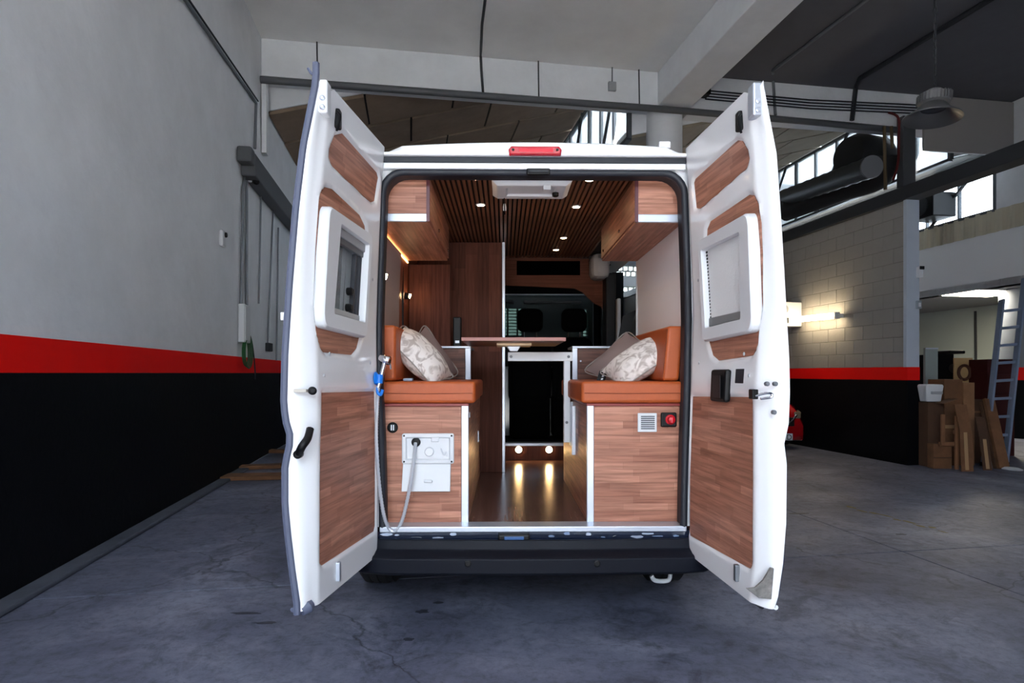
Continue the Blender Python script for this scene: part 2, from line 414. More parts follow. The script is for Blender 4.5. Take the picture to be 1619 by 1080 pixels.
# ---- far right wall: white wall, corrugated strip, clerestory, recessed room below
UF = 11.9
fw = thing('wall_right', 'white far right wall with cream corrugated strip under the clerestory', 'wall', B(UF, 8), kind='structure')
MB().bbox(UF, UF + 0.25, -3.4, 7.0, 0, 7.6).build('plaster', WALLP, fw)
MB().bbox(UF, UF + 0.25, 7.0, VB, 3.15, 4.28).build('upper_plaster', mat('white_gloss_wall', (240, 242, 245), 0.6), fw)
mbc = MB(); n = 200
ring = []
for k in range(n):
    v = 7.0 + (VB - 7.0) * k / (n - 1)
    ring.append((v, 0.03 if (k // 2) % 2 else 0.0))
mbc.loft([[B(UF - d, v, 4.28) for v, d in ring], [B(UF - d, v, 4.74) for v, d in ring]], closed=False)
MB().bbox(UF + .01, UF + .2, 7.0, VB, 4.26, 4.76).build('strip_backing', WALLP, fw)
mbc.build('corrugated_strip', mat('cream_corrugated', (196, 188, 166), 0.7), fw)
MB().bbox(UF, UF + 0.2, 7.0, VC + 0.35, 4.74, 7.0).build('upper_pier', WALLP, fw)
MB().bbox(UF + .01, UF + .2, VC + .35, VB, 5.74, 6.2).build('eaves_band', mat('eaves_grey', (90, 90, 90), .8), fw)
glazing(UF + 0.03, 4.74, 5.72, VC + 0.35, VB, 11, 'window_3', 'bright clerestory above the cream corrugated strip', True)
struct(MB().bbox(UF, 15.2, 7.0, VB, 3.15, 3.3).build('trim_8', mat('soffit_grey', (150, 150, 150), 0.8), None), 'grey soffit with a light panel over the recessed store', 'soffit')
struct(MB().bbox(15.0, 15.2, 7.0, VB, 0, 3.15).build('wall_store', mat('pale_green_wall', (196, 206, 196), 0.7), None), 'pale green back wall of the recessed store', 'wall')
struct(MB().bbox(UF, 15.2, 6.8, 7.0, 0, 7).build('wall_store_side', WALLP, None), 'side wall of the recessed store', 'wall')
pp = onZ(1555, 463, 3.14)
pu, pv = UV(pp)
lp = thing('ceiling_light', 'flat lit panel in the soffit over the recessed store', 'light', (pp.x, pp.y, 3.1))
MB().bbox(pu - 0.65, pu + 0.65, pv - 0.5, pv + 0.5, 3.125, 3.15).build('frame', WPLAST, lp)
MB().bbox(pu - 0.6, pu + 0.6, pv - 0.45, pv + 0.45, 3.115, 3.125).build('diffuser', mat('panel_glow', (255, 240, 215), 0.5, emit=16), lp)

# ---- back wall with pierced block-work
bw = thing('wall_back', 'grey back wall of the hall with pierced blockwork strips', 'wall', B(2, VB), kind='structure')
pa, pb_ = onV(930, 421, VB), onV(1060, 470, VB)
la, lb_ = UV(pa)[0], UV(pb_)[0]
wz0, wz1 = onV(990, 470, VB).z, onV(990, 420, VB).z
zm0, zm1 = onV(990, 453, VB).z, onV(990, 437, VB).z
qa, qa2, qb2, qb = (UV(onV(x, 500, VB))[0] for x in (780, 826, 916, 946))
qz0, qz1 = onV(860, 532, VB).z, onV(860, 488, VB).z
BACKM = mat('back_wall_grey', (126, 130, 138), 0.8, bump=0.2)
for (x0, x1, z0, z1) in ((UL - 0.3, qa, 0, 8.2), (qa, qb, 0, qz0), (qa, qb, qz1, 8.2), (qa2, qb2, qz0, qz1), (qb, la, 0, 8.2), (la, lb_, 0, wz0), (la, lb_, wz1, 8.2), (lb_, 15.2, 0, 8.2)):
    MB().bbox(x0, x1, VB, VB + 0.25, z0, z1).build('wall_section', BACKM, bw)
MB().bbox(la, lb_, VB, VB + 0.2, zm0, zm1).build('lintel_band', mat('white_band', (225, 228, 230), 0.7), bw)
def lattice(u0, u1, z0, z1, name, m, step=0.19, bar=0.05):
    mb = MB(); rows = max(2, round((z1 - z0) / step)); dz = (z1 - z0) / rows; i = 0
    for r in range(rows + 1): mb.bbox(u0, u1, VB + 0.03, VB + 0.18, z0 + r * dz - bar / 2, z0 + r * dz + bar / 2)
    for r in range(rows):
        u = u0 + (0.5 * step if r % 2 else 0)
        while u < u1:
            mb.bbox(u, u + bar, VB + 0.03, VB + 0.18, z0 + r * dz, z0 + (r + 1) * dz); u += step
    return tag(mb.build(name, m, bw), kind='stuff')
LAT = mat('pierced_block', (178, 178, 170), 0.8)
lattice(la, lb_, wz0, zm0, 'pierced_blockwork', LAT); lattice(la, lb_, zm1, wz1, 'pierced_blockwork', LAT)
LATG = mat('pierced_block_green', (120, 134, 126), 0.8)
GRG = tint('frosted_green_glass', (.24, .275, .255))
for (x0, x1) in ((qa, qa2), (qb2, qb)):
    MB().bbox(x0, x1, VB + .1, VB + .12, qz0, qz1).build('window_pane', GRG, bw)
    mbl = MB()
    for k in range(9): mbl.bbox(x0, x1, VB + .04, VB + .08, qz0 + (qz1 - qz0) * k / 9, qz0 + (qz1 - qz0) * k / 9 + .03)
    for k in range(3): mbl.bbox(x0 + (x1 - x0) * (k + .5) / 3 - .03, x0 + (x1 - x0) * (k + .5) / 3 + .03, VB + .04, VB + .08, qz0, qz1)
    mbl.build('window_bars', LATG, bw)
# front wall around the entrance behind the camera
fr = thing('wall_front', 'white wall around the vehicle entrance', 'wall', B(8, -3.4), kind='structure')
MB().bbox(1.2, UF + 0.3, -3.7, -3.4, 0, 7.2).build('plaster', WALLP, fr)
MB().bbox(UL - 0.3, 1.2, -3.7, -3.4, 4.7, 7.2).build('plaster', WALLP, fr)
gb = MB()
for (u0, u1) in ((UL - .0, 4.0), (4.0, 10.9), (10.9, 14.8)):
    zr = ZR if u1 < 14 else ZV + 1
    gb.prism([B(u0, VC + .39, ZV + .05), B(u1, VC + .39, zr + .05), B(u1, VC + .39, 8.3), B(u0, VC + .39, 8.3)], B(0, .03))
struct(gb.build('wall_gable', WALLP, None), 'wall above the beam closing the rear hall', 'wall')

# ---- block wall on the right, red stripe, black band
WB0, WBZ = 7.92, 3.95
br = thing('wall_block', 'painted block wall with red stripe and black base beside the cardboard', 'wall', B(UR, WB0), kind='structure')
MB().bbox(UR + 0.008, UR + 0.19, WB0 + 0.004, VB, 0, WBZ).build('wall_core', mat('block_joint_grey', (118, 114, 110), 0.9), br)
MB().bbox(UR - 0.02, UR + 0.2, WB0 - 0.01, WB0 + 0.05, 1.46, WBZ).build('end_pilaster', mat('blue_white_paint', (182, 192, 206), 0.7), br, 0.004)
lbl(MB().bbox(UR - 0.006, UR + 0.205, WB0 - 0.012, VB, 0, 1.265).build('black_band', BLKP, br), 'black painted base')
lbl(MB().bbox(UR - 0.006, UR + 0.205, WB0 - 0.012, VB, 1.265, 1.46).build('red_stripe', REDP, br), 'red painted stripe')
BLK = mat('painted_block', (146, 142, 138), 0.75, bump=0.3, bscale=30, var=0.05, vscale=3)
bl, bh = 0.42, (WBZ - 1.46) / 11
proto = None
for r in range(11):
    for k in range(14):
        v0 = WB0 + 0.05 + (k + (0.5 if r % 2 else 0)) * bl
        if proto is None:
            proto = MB().bbox(UR, UR + 0.03, v0 + 0.003, v0 + bl - 0.003, 1.46 + 0.003, 1.46 + bh - 0.003).build('block', BLK, br, 0.004, seg=1); pv0 = v0; continue
        c = proto.copy(); col.objects.link(c); c.location = B(0, v0 - pv0, r * bh)
        if r % 2 and k == 0:
            MB().bbox(UR, UR + 0.03, WB0 + 0.054, v0 - 0.004, 1.464 + r * bh, 1.456 + (r + 1) * bh).build('block', BLK, br, 0.004, seg=1)
MB().bbox(UR, UR + 0.02, WB0 + 0.05 + 14 * bl, VB, 1.46, WBZ).build('far_blocks', BLK, br)
struct(MB().bbox(UR - 0.06, UR + 0.2, 1.0, VB, WBZ, WBZ + 0.2).build('trim_9', STEELD, None, 0.004), 'dark steel beam along the top of the block wall', 'beam')
for k in range(6):
    v = WB0 + 0.5 + k * 0.95
# round column beside the ladder
pc2 = onV(1620, 600, 10.95); pc2.z = 0
c2 = thing('trim_10', 'grey round column with red band and black foot behind the ladder', 'column', (pc2.x, pc2.y, 0), kind='structure')
q = (pc2.x, pc2.y, 0)
MB().lathe(q, [(0.44, 1.49), (0.44, ZB - 0.06)], n=36).build('shaft', mat('grey_blue_column', (120, 128, 140), 0.6), c2, smooth=True)
MB().lathe(q, [(0.445, 1.225), (0.445, 1.49)], n=36).build('red_band', REDP, c2, smooth=True)
MB().lathe(q, [(0.445, 0), (0.445, 1.225)], n=36).build('black_foot', BLKP, c2, smooth=True)
MB().lathe(q, [(0.445, 4.55), (0.46, 4.58), (0.445, 4.62)], n=36).build('strap', STEELD, c2, smooth=True)

# ================================================================== GARAGE THINGS
def run(name, label, cat, pts, r, m=GALV, group=None, n=8, smooth=True):
    return tag(MB().tube(pts, r, n).build(name, m, None, smooth=smooth), label, cat, group)
# left wall services
e = UL + 0.03
run('conduit', 'grey conduit climbing along the left wall under the ceiling', 'conduit', [onU(250, -62, e), onU(293, 0, e), onU(405, 163, e), onU(403, 235, e)], 0.022)
run('conduit', 'thin black cable clipped beside the grey wall conduit', 'cable', [onU(256, -62, e + .01), onU(299, 0, e + .01), onU(408, 160, e + .01)], 0.012, RUBBER)
run('conduit', 'vertical grey conduit down to the white junction box', 'conduit', [onU(389, 262, e), onU(384, 300, e), onU(381, 487, e)], 0.02)
run('conduit', 'second vertical steel pipe right of the junction box', 'conduit', [onU(393, 268, e), onU(390, 300, e), onU(390, 520, e)], 0.022)
bxp = onU(381, 512, UL); bu, bv = UV(bxp)
jb = thing('junction_box', 'tall white junction box above the red stripe on the left wall', 'box', (bxp.x, bxp.y, bxp.z - 0.27))
MB().bbox(UL + .004, UL + 0.09, bv - 0.17, bv + 0.15, bxp.z - 0.27, bxp.z + 0.27).build('case', WPLAST, jb, 0.01)
MB().bbox(UL + .085, UL + 0.1, bv - 0.14, bv + 0.12, bxp.z - 0.24, bxp.z + 0.24).build('cover', WPLAST, jb, 0.006)
GREEN = mat('green_cable', (40, 92, 52), 0.6)
gp = onU(388, 552, UL + 0.05)
mb = MB()
for k in range(4):
    mb.tube([gp + Vector(((0.012 * k), 0.012 * k, 0)) + B(0, math.cos(t) * (0.16 + .015 * k), 0) + Vector((0, 0, math.sin(t) * (0.19 + .012 * k) - .05)) for t in [i * 2 * math.pi / 24 for i in range(25)]], 0.009, 6)
tag(mb.build('cable_coil', GREEN, None, smooth=True), 'coil of green cable hanging under the white junction box', 'cable')
run('hanging_cable', 'thin dark cable drooping beside the green coil', 'cable', spline([onU(391, 520, e), onU(398, 540, e), onU(402, 570, e), onU(404, 600, e)]), 0.01, RUBBER)
dp = onU(349, 377, UL); du_, dv_ = UV(dp)
cm = thing('wall_camera', 'small white wall camera with black lens on the left wall', 'camera', (dp.x, dp.y, dp.z - .12))
MB().bbox(UL, UL + 0.05, dv_ - 0.09, dv_ + 0.07, dp.z - 0.11, dp.z + 0.1).build('housing', WPLAST, cm, 0.02)
MB().lathe(B(UL + .05, dv_ + .02, dp.z + 0.05), [(0.035, 0), (0.03, 0.02)], B(1, 0), 16).build('lens', BLACKP, cm)
dp = onU(388, 286, UL); dv_ = UV(dp)[1]
cm = thing('dome_camera', 'small camera on a bracket beside the vertical conduits', 'camera', (dp.x, dp.y, dp.z - .06))
MB().beam(B(UL, dv_, dp.z), B(UL + .14, dv_, dp.z), .04, .03).build('bracket', WPLAST, cm)
MB().lathe(B(UL + .14, dv_, dp.z), [(0.03, -.06), (0.05, -.03), (0.05, 0.03), (0.03, .05)], (0.6, -.6, -.2), 14).build('body', BLACKP, cm, smooth=True)
gz0, gz1 = onU(432, 280, UL).z, onU(432, 296, UL).z
g_ = MB(); GUT = mat('gutter_grey', (84, 86, 90), .6)
g0 = onU(395, 235, UL + .15)
vg = UV(g0)[1]
g_.bbox(UL + .002, UL + 0.2, vg + .1, VB, g0.z - 0.35, g0.z - 0.02)
tag(g_.build('wall_gutter', GUT, None, 0.02), 'dark folded metal gutter running deep along the left wall', 'gutter')
tag(MB().bbox(UL + .002, UL + 0.2, vg - .12, vg + 0.098, g0.z - 0.22, g0.z + .0).build('gutter_box', GUT, None, 0.03), 'dark metal gutter outlet box at the post on the left wall', 'gutter')
for (px0, py0, px1, py1, lab) in ((432, 330, 423, 545, 'thin cable running down to a small socket left of the van door'), (440, 360, 437, 570, 'thin pipe running down the deep left wall behind the van door'), (413, 295, 409, 480, 'slim downpipe on the left wall past the junction box')):
    run('wall_cable', lab, 'cable', [onU(px0, py0, e), onU((px0 + px1) / 2, (py0 + py1) / 2, e), onU(px1, py1, e)], 0.016, GALV)
sp = onU(422, 549, UL); sv = UV(sp)[1]
tag(MB().bbox(UL, UL + .07, sv - .12, sv + .12, sp.z - .07, sp.z + .07).build('wall_socket', STEELD, None, .01), 'small grey socket above the red stripe on the left wall', 'socket')
sp = onU(294, 790, UL); sv = UV(sp)[1]
tag(MB().lathe(B(UL, sv, sp.z), [(0.012, 0), (0.012, .06), (0.02, .06), (0.02, .085)], B(1, 0), 12).build('wall_tap', CHROME, None), 'small metal tap low on the black left wall', 'tap')
# boards on the floor by the left wall
for i, (px, py, L, w, rot, lab) in enumerate(((402, 757, 0.75, 0.30, 0.1, 'nearest wooden board lying on the floor by the left wall'), (412, 741, 0.55, 0.2, 0.3, 'middle wooden board lying on the floor behind the nearest board'), (432, 716, 0.7, 0.18, -0.1, 'farthest wooden board lying on the floor beside the van door'))):
    p = onZ(px, py)
    tag(MB().obox(p + Vector((0, 0, .03)), Vector((math.cos(rot), math.sin(rot), 0)) * L / 2, Vector((-math.sin(rot), math.cos(rot), 0)) * w / 2, (0, 0, .025)).build('floor_board', CARD, None, .004), lab, 'board', 'boards on the floor by the left wall')
# things on the cross beam
run('beam_pipe', 'dark pipe along the lower edge of the cross beams', 'pipe', [onV(412, 126, VC - .09), onV(700, 147, VC - .09), onV(1040, 172, VC - .09), onV(1250, 190, VC - .09), onV(1423, 206, VC - .09)], 0.058, mat('grey_painted_pipe', (84, 86, 90), .5), n=12)
run('beam_cable', 'dark cable hanging from the ceiling down the cross beam', 'cable', [onZ(770, -20, ZC - .02), onZ(767, 0, ZC - .02), onZ(762, 40, ZC - .02), onV(760, 88, VC - .025), onV(761, 110, VC - .02), onV(764, 150, VC - .02)], 0.022, STEELD)
for px, y0, y1, lab in ((501, 66, 122, 'thin rod on the beam above the left van door'), (851, 88, 158, 'dark rod with a clip in the middle of the cross beam'), (1010, 100, 168, 'thin rod on the beam near the round column')):
    run('hanger_rod', lab, 'rod', [onV(px, y0, VC - .03), onV(px + 1, y1, VC - .03)], 0.012, STEELD)
p = onV(967, 138, VC); pu_ = UV(p)[0]
sb = thing('beam_switch', 'small grey switch box on the cross beam near the column', 'switch', p)
MB().bbox(pu_ - .07, pu_ + .07, VC - .06, VC, p.z - .08, p.z + .08).build('case', mat('grey_plastic', (150, 152, 156), .5), sb, .01)
MB().cyl(B(pu_, VC - .03, p.z + .08), B(pu_, VC - .03, ZC), .012, 8).build('conduit', GALV, sb)
for k in range(4):
    run('beam_cable', ['topmost', 'second', 'third', 'lowest'][k] + ' of four cables strung along the right cross beam', 'cable', [onV(1115, 143 + 4.5 * k, VC - .05), onV(1280, 158 + 4.5 * k, VC - .05), onV(1450, 166 + 4.5 * k, VC - .05)], 0.014, RUBBER, 'cables along the right beam')
tag(MB().bbox(*sorted((UV(onV(1092, 150, VC))[0], UV(onV(1116, 150, VC))[0])), VC - .2, VC, onV(1100, 155, VC).z, onV(1100, 138, VC).z).build('beam_box', BLACKP, None, .01), 'black box on the right beam beside the big beam', 'box')
run('ceiling_pipe', 'thin pipe on the dark ceiling bending down behind the right van door', 'pipe', [onZ(1400, -24, ZC - .03), onZ(1370, 0, ZC - .03), onZ(1222, 112, ZC - .03), onV(1222, 122, VC - .03), onV(1226, 182, VC - .03)], 0.028)
run('ceiling_pipe', 'thick pipe on the dark ceiling bending down left of the pendant lamp', 'pipe', [onZ(1610, -28, ZC - .05), onZ(1565, 0, ZC - .05), onZ(1360, 124, ZC - .05), onV(1353, 138, VC - .04), onV(1347, 190, VC - .04)], 0.045, STEELD)

# pendant lamp
lc = onY(1474, 186, 5.84)
pl = thing('pendant_lamp', 'industrial high-bay lamp hanging on a chain at upper right', 'lamp', lc)
LAMPG = mat('lamp_grey', (110, 110, 112), .4, metal=.6)
tilt = Vector((0.10, 0, 1)).normalized()
sh = MB().lathe(lc, [(0.095, .135), (0.12, .11), (0.16, .06), (0.25, 0.0), (0.252, -.012), (0.245, -.01), (0.15, .05), (0.11, .09), (0.09, .11)], tilt, 36, caps=False).build('shade', LAMPG, pl, smooth=True)
MB().lathe(lc, [(0.0, .085), (0.105, .08), (0.105, .1), (0, .1)], tilt, 24).build('lens', mat('dark_lens', (40, 42, 48), .15), pl)
MB().lathe(lc, [(0.1, .13), (0.135, .14), (0.135, .22), (0.11, .235), (0.08, .25), (0.06, .27)], tilt, 30).build('ballast', mat('lamp_ballast', (112, 112, 114), .5), pl, smooth=True)
mb = MB()
for k in range(28):
    t = 2 * math.pi * k / 28; d = Vector((math.cos(t), math.sin(t), 0))
    mb.beam(lc + d * .14 + tilt * .15, lc + d * .14 + tilt * .225, .006, .016, d)
mb.build('cooling_fins', LAMPG, pl)
mb = MB(); z = lc.z + .27; k = 0
while z < ZC:
    s = .011 if k > 14 else .009
    d = Vector((1, 0, 0)) if k % 2 else Vector((0, 1, 0))
    ln = .042 if z < lc.z + .75 else .075
    mb.tube([Vector((lc.x + .027, lc.y, z + ln / 2)) + d * math.cos(t) * s * 1.5 + Vector((0, 0, math.sin(t) * ln * .62)) for t in [i * math.pi / 5 for i in range(11)]], .0065, 5)
    z += ln; k += 1
mb.build('chain', STEELD, pl, smooth=True)

# ducts over the block wall
DUCT = mat('duct_grey', (70, 72, 74), .5, metal=.5)
d0, d1 = onV(1378, 264, 9.6), onV(1238, 314, 13.0)
vd = thing('ventilation_duct', 'grey ventilation duct with round end cap above the block wall', 'duct', d0)
pts = [d0 + (d1 - d0) * (i / 20) for i in range(21)]
MB().tube(pts, [0.2 if i % 2 else .185 for i in range(21)], 20).build('pipe', DUCT, vd, smooth=True)
ax_ = (d0 - d1).normalized()
MB().lathe(d0, [(0.2, -.02), (0.2, .02), (0.0, .025)], ax_, 24).build('end_cap', mat('cap_grey', (120, 122, 126), .5, metal=.4), vd)
MB().tube(spline([onV(1240, 330, 13.0), onV(1320, 300, 11.8), onV(1385, 278, 10.8), onV(1396, 246, 10.6)], 6), .3, 18).build('flexible_hose', mat('black_hose', (26, 26, 28), .6), vd, smooth=True)
MB().lathe(onV(1368, 250, 11.1), [(0.0, -.5), (0.36, -.48), (0.45, -.3), (0.45, .3), (0.36, .48), (0, .5)], B(1, .2, 0), 24).build('fan_drum', mat('black_drum', (22, 22, 24), .6), vd, smooth=True)
run('red_pipe', 'red pipe dropping beside the dark steel upright', 'pipe', spline([onV(1405, 178, 10.2), onV(1420, 186, 10.2), onV(1421, 215, 10.2), onV(1420, 255, 10.2), onV(1412, 285, 10.2)]), .022, mat('red_pipe_paint', (96, 18, 18), .6))
for (pxs, lab) in (((1398, 200, 1400, 300), 'bronze pipe dropping from the beam onto the block wall'), ((1409, 200, 1411, 235), 'short bronze pipe stub beside the red pipe')):
    run('bronze_pipe', lab, 'pipe', [onV(pxs[0], pxs[1], 10.15), onV(pxs[2], pxs[3], 10.15)], .03, mat('bronze', (110, 92, 66), .5, metal=.4))
u0_, u1_ = UV(onV(1428, 260, 10.2))[0], UV(onV(1448, 260, 10.2))[0]
tag(MB().bbox(u0_, u1_, 10.2, 10.36, onV(1440, 310, 10.2).z, ZB + .1).build('steel_upright', mat('upright_grey', (74, 76, 80), .5), None, .01), 'dark steel upright hanging from the cross beam beside the red pipe', 'post')
p = onU(1474, 328, UF - .3)
uv_ = UV(p)
eq = thing('fan_unit', 'black box unit mounted at the left end of the far clerestory', 'fan', p)
MB().obox(p, B(.02, .2) * 0 + B(.3, 0), B(0, .32), (0, 0, .27)).build('case', BLACKP, eq, .02)
MB().lathe(p - B(.3, 0), [(.2, 0), (.2, .03), (.12, .04)], -B(1, 0), 20).build('fan_ring', STEELD, eq)
# security box, switch on block wall end
p = onV(1453, 430, WB0 - .02); pu_ = UV(p)[0]
ec = thing('wall_camera', 'white wall camera with black top on the block wall end', 'camera', p)
MB().bbox(pu_ - .045, pu_ + .045, WB0 - .06, WB0 - .01, p.z - .09, p.z + .07).build('housing', WPLAST, ec, .012)
MB().bbox(pu_ - .03, pu_ + .045, WB0 - .075, WB0 - .06, p.z + .03, p.z + .08).build('lens', BLACKP, ec, .006)
p = onV(1452, 482, WB0 - .02); pu_ = UV(p)[0]
sw = thing('wall_switch', 'grey light switch below the camera on the block wall end', 'switch', p)
MB().bbox(pu_ - .04, pu_ + .04, WB0 - .04, WB0 - .01, p.z - .06, p.z + .06).build('plate', mat('switch_grey', (150, 158, 168), .5), sw, .006)
MB().bbox(pu_ - .02, pu_ + .02, WB0 - .05, WB0 - .04, p.z - .03, p.z + .03).build('rocker', WPLAST, sw, .004)
# fluorescent batten and emergency light
t0, t1 = onU(1262, 505, UR - .15), onU(1322, 499, UR - .15)
ft = thing('batten_light', 'glowing fluorescent batten on the block wall', 'light', (t0 + t1) / 2)
MB().beam(t0 + B(.09, 0), t1 + B(.09, 0), .11, .07).build('housing', WPLAST, ft, .006)
MB().beam(t0, t1, .07, .10).build('diffuser', mat('warm_tube', (255, 232, 190), .5, emit=13), ft, .02)
MB().beam(t1 - B(0, .04), t1 - B(0, .0), .085, .115).build('end_cap', WPLAST, ft, .006)
p = onU(1264, 497, UR - .12); pv_ = UV(p)[1]
em = thing('emergency_light', 'square white emergency light box left of the glowing batten', 'light', p)
MB().bbox(UR - .5, UR, pv_ + .1, pv_ + .45, p.z - .22, p.z + .24).build('case', WPLAST, em, .012)
MB().lathe(B(UR - .38, pv_ + .1, p.z + .1), [(.09, 0), (.085, .03), (.03, .035)], -B(0, 1), 20).build('lamp', mat('grey_lens', (150, 152, 156), .3), em)
MB().bbox(UR - .45, UR - .28, pv_ + .08, pv_ + .1, p.z - .16, p.z - .06).build('socket', BLACKP, em, .004)

# ---- cardboard corner on the right
def pbox(name, x0, y0, x1, y1, dep, m, lab, cat='box', Y=None, parts=True, rot=0.0, group=None):
    """upright box whose front fills the pixel rectangle and stands at depth Y"""
    a, b = onY(x0, y1, Y), onY(x1, y0, Y)
    if Y > 8.5 and a.z < 1.2: a.z = 0.0
    t = thing(name, lab, cat, (a.x / 2 + b.x / 2, Y, a.z), group)
    MB().box(a.x, b.x, Y, Y + dep, a.z, b.z).build('body', m, t, .004)
    return t, a, b
GND = lambda py: onZ(800, py).y
CARD2 = mat('cardboard_dark', (84, 56, 38), .85, var=.15, vscale=5)
t, a, b = pbox('cardboard_box', 1493, 600, 1522, 738, .35, CARD, 'tall cardboard box standing upright in the pile by the block wall', Y=8.9)
MB().box(a.x, b.x, 8.897, 8.9, a.z + .55, a.z + .60).build('tape', mat('tape', (176, 140, 100), .4), t)
t, a, b = pbox('cardboard_box', 1523, 605, 1541, 738, .3, mat('cardboard_light', (140, 100, 68), .85, var=.2, vscale=5), 'narrow pale cardboard box right of the tall box', Y=8.88)
lbl(MB().box(a.x + .05, b.x - .04, 8.872, 8.88, a.z + .05, a.z + .22).build('shipping_label', WPLAST, t), 'white paper label')
t, a, b = pbox('cardboard_box', 1467, 636, 1492, 740, .35, CARD2, 'brown open carton against the block wall end', Y=8.75)
MB().obox(Vector(((a.x + b.x) / 2 + .06, 8.62, b.z + .02)), (.1, 0, .03), (.02, .12, 0), (0, 0, .004)).build('flap', CARD, t)
t, a, b = pbox('cardboard_box', 1476, 702, 1505, 740, .13, CARD, 'low cardboard carton lying in front of the pile', Y=8.6)
MB().box(a.x, b.x, 8.596, 8.6, a.z + .15, a.z + .165).build('seam', CARD2, t)
t, a, b = pbox('cardboard_box', 1540, 632, 1562, 736, .3, CARD2, 'dark carton behind the leaning plank', Y=9.1)
MB().box(a.x, b.x, 9.096, 9.1, b.z - .2, b.z - .17).build('tape', CARD, t)
# wooden frame standing in front
fa, fb = onY(1485, 655, 8.55), onY(1514, 742, 8.55)
wf = thing('wooden_frame', 'open wooden crate frame in front of the cartons', 'crate', (fa.x / 2 + fb.x / 2, 8.55, 0))
for k, (x0, x1, z0, z1) in enumerate(((fa.x, fa.x + .05, .35, fa.z), (fb.x - .05, fb.x, 0, fa.z - .02), (fa.x, fb.x, .33, .39), (fb.x - .04, fb.x + .06, .5, .56))):
    MB().box(x0, x1, 8.5 + .02 * k, 8.53 + .02 * k, z0, z1).build('slat', mat('pale_wood', (132, 90, 60), .8, var=.2), wf, .003)
p0, p1 = onZ(1587, 742), onY(1563, 632, 9.05)
pk = thing('leaning_plank', 'long carton plank leaning left of the ladder', 'plank', p0)
MB().beam(p0 + Vector((0, 0, 0)), p1, .16, .05, (0, 1, 0)).build('board', CARD, pk, .004)
MB().beam(p0 + Vector((-.07, .05, 0)), p1 + Vector((-.07, .05, -.05)), .05, .05, (0, 1, 0)).build('edge_strip', CARD2, pk, .004)
for (x0, y0, x1, y1, Yb, dx, lab) in ((1512, 640, 1531, 741, 8.45, .10, 'flattened carton leaning in front of the narrow pale box'), (1546, 660, 1560, 742, 8.55, .06, 'crooked dark carton flap leaning beside the long plank')):
    a, b = onY(x0, y1, Yb), onY(x1, y0, Yb); w = b.x - a.x
    t = thing('flattened_carton', lab, 'carton', (a.x, Yb, 0))
    MB().loft([[Vector((a.x + o, y, z)), Vector((a.x + o + w, y, z)), Vector((a.x + o + w, y + .012, z)), Vector((a.x + o, y + .012, z))] for z, o, y in ((0.0, 0, Yb - .1), (b.z * .6, dx * .5, Yb), (b.z, dx * .2, Yb + .06))]).build('sheet', CARD2 if dx < .1 else CARD, t)
    MB().loft([[Vector((a.x + o, y - .004, z)), Vector((a.x + o + .05, y - .004, z)), Vector((a.x + o + .05, y, z)), Vector((a.x + o, y, z))] for z, o, y in ((0.02, w * .3, Yb - .1), (b.z * .58, w * .3 + dx * .5, Yb))]).build('tape', mat('tape', (176, 140, 100), .4), t)
p = onY(1477, 621, 8.7)
tb = thing('white_tub', 'white plastic tub sitting on the brown carton', 'tub', (p.x, 8.75, p.z - .14))
MB().loft([[Vector((p.x + x * s, 8.78 + y * s, z)) for x, y in ((-.13, -.1), (.13, -.1), (.13, .1), (-.13, .1))] for z, s in ((p.z - .13, .8), (p.z + .09, 1), (p.z + .12, .95))]).build('body', WPLAST, tb, .015)
MB().box(p.x - .06, p.x + .10, 8.66, 8.69, p.z - .02, p.z + .02).build('grip', mat('tub_grey', (170, 172, 178), .5), tb, .006)
# store contents behind the pile
YS = 11.5
t, a, b = pbox('grey_board', 1463, 550, 1483, 640, .05, mat('grey_green_board', (150, 160, 156), .5), 'grey-green board leaning behind the cartons', 'board', Y=9.6)
MB().box(a.x, b.x, 9.59, 9.6, b.z - .02, b.z).build('rim', ALU, t)
t, a, b = pbox('dark_machine', 1484, 560, 1508, 640, .5, DARKCAB, 'dark machine standing in the store behind the cartons', 'machine', Y=10.6)
MB().box(a.x + .05, b.x + .06, 10.4, 10.9, b.z, b.z + .06).build('top_cover', BLACKP, t, .02)
MB().lathe(Vector((b.x - .05, 10.55, b.z - .25)), [(.08, 0), (.08, .1), (.03, .12)], (0, -1, 0), 16).build('dial', STEELD, t)
t, a, b = pbox('plywood_sheet', 1509, 566, 1538, 660, .03, mat('plywood', (196, 162, 112), .7, var=.1), 'pale plywood sheet with a hanging ring in the store', 'sheet', Y=10.3)
MB().tube([Vector((a.x + .15 + .1 * math.cos(k), 10.27, b.z - .25 + .12 * math.sin(k))) for k in [i * math.pi / 10 for i in range(21)]], .025, 8).build('ring', mat('brown_ring', (86, 50, 32), .6), t, smooth=True)
sa, sb_ = onY(1534, 580, 10.8), onY(1563, 660, 10.8)
sf = thing('store_shelf', 'small white metal shelf rack in the store', 'shelf', (sa.x / 2 + sb_.x / 2, 10.8, 0))
for z in (sa.z, sa.z - .16, sa.z - .34, sa.z - .54):
    MB().box(sa.x, sb_.x, 10.8, 11.15, z - .02, z).build('shelf_board', WPLAST, sf, .003)
for x in (sa.x, sb_.x - .03):
    for y in (10.8, 11.12): MB().box(x, x + .03, y, y + .03, 0, sa.z).build('upright', WPLAST, sf)
t, a, b = pbox('red_cabinet', 1561, 568, 1604, 735, .4, mat('dark_red_paint', (64, 20, 20), .6, spec=.2), 'dark red tool cabinet behind the ladder', 'cabinet', Y=9.9)
for z in (.35, .7, 1.05): MB().box(a.x + .03, b.x - .03, 9.885, 9.9, a.z + z, a.z + z + .3).build('drawer', mat('dark_red_front', (70, 24, 22), .5, spec=.2), t, .004)
p = onU(1542, 492, 14.9)
pp1 = onU(1543, 595, 14.9)
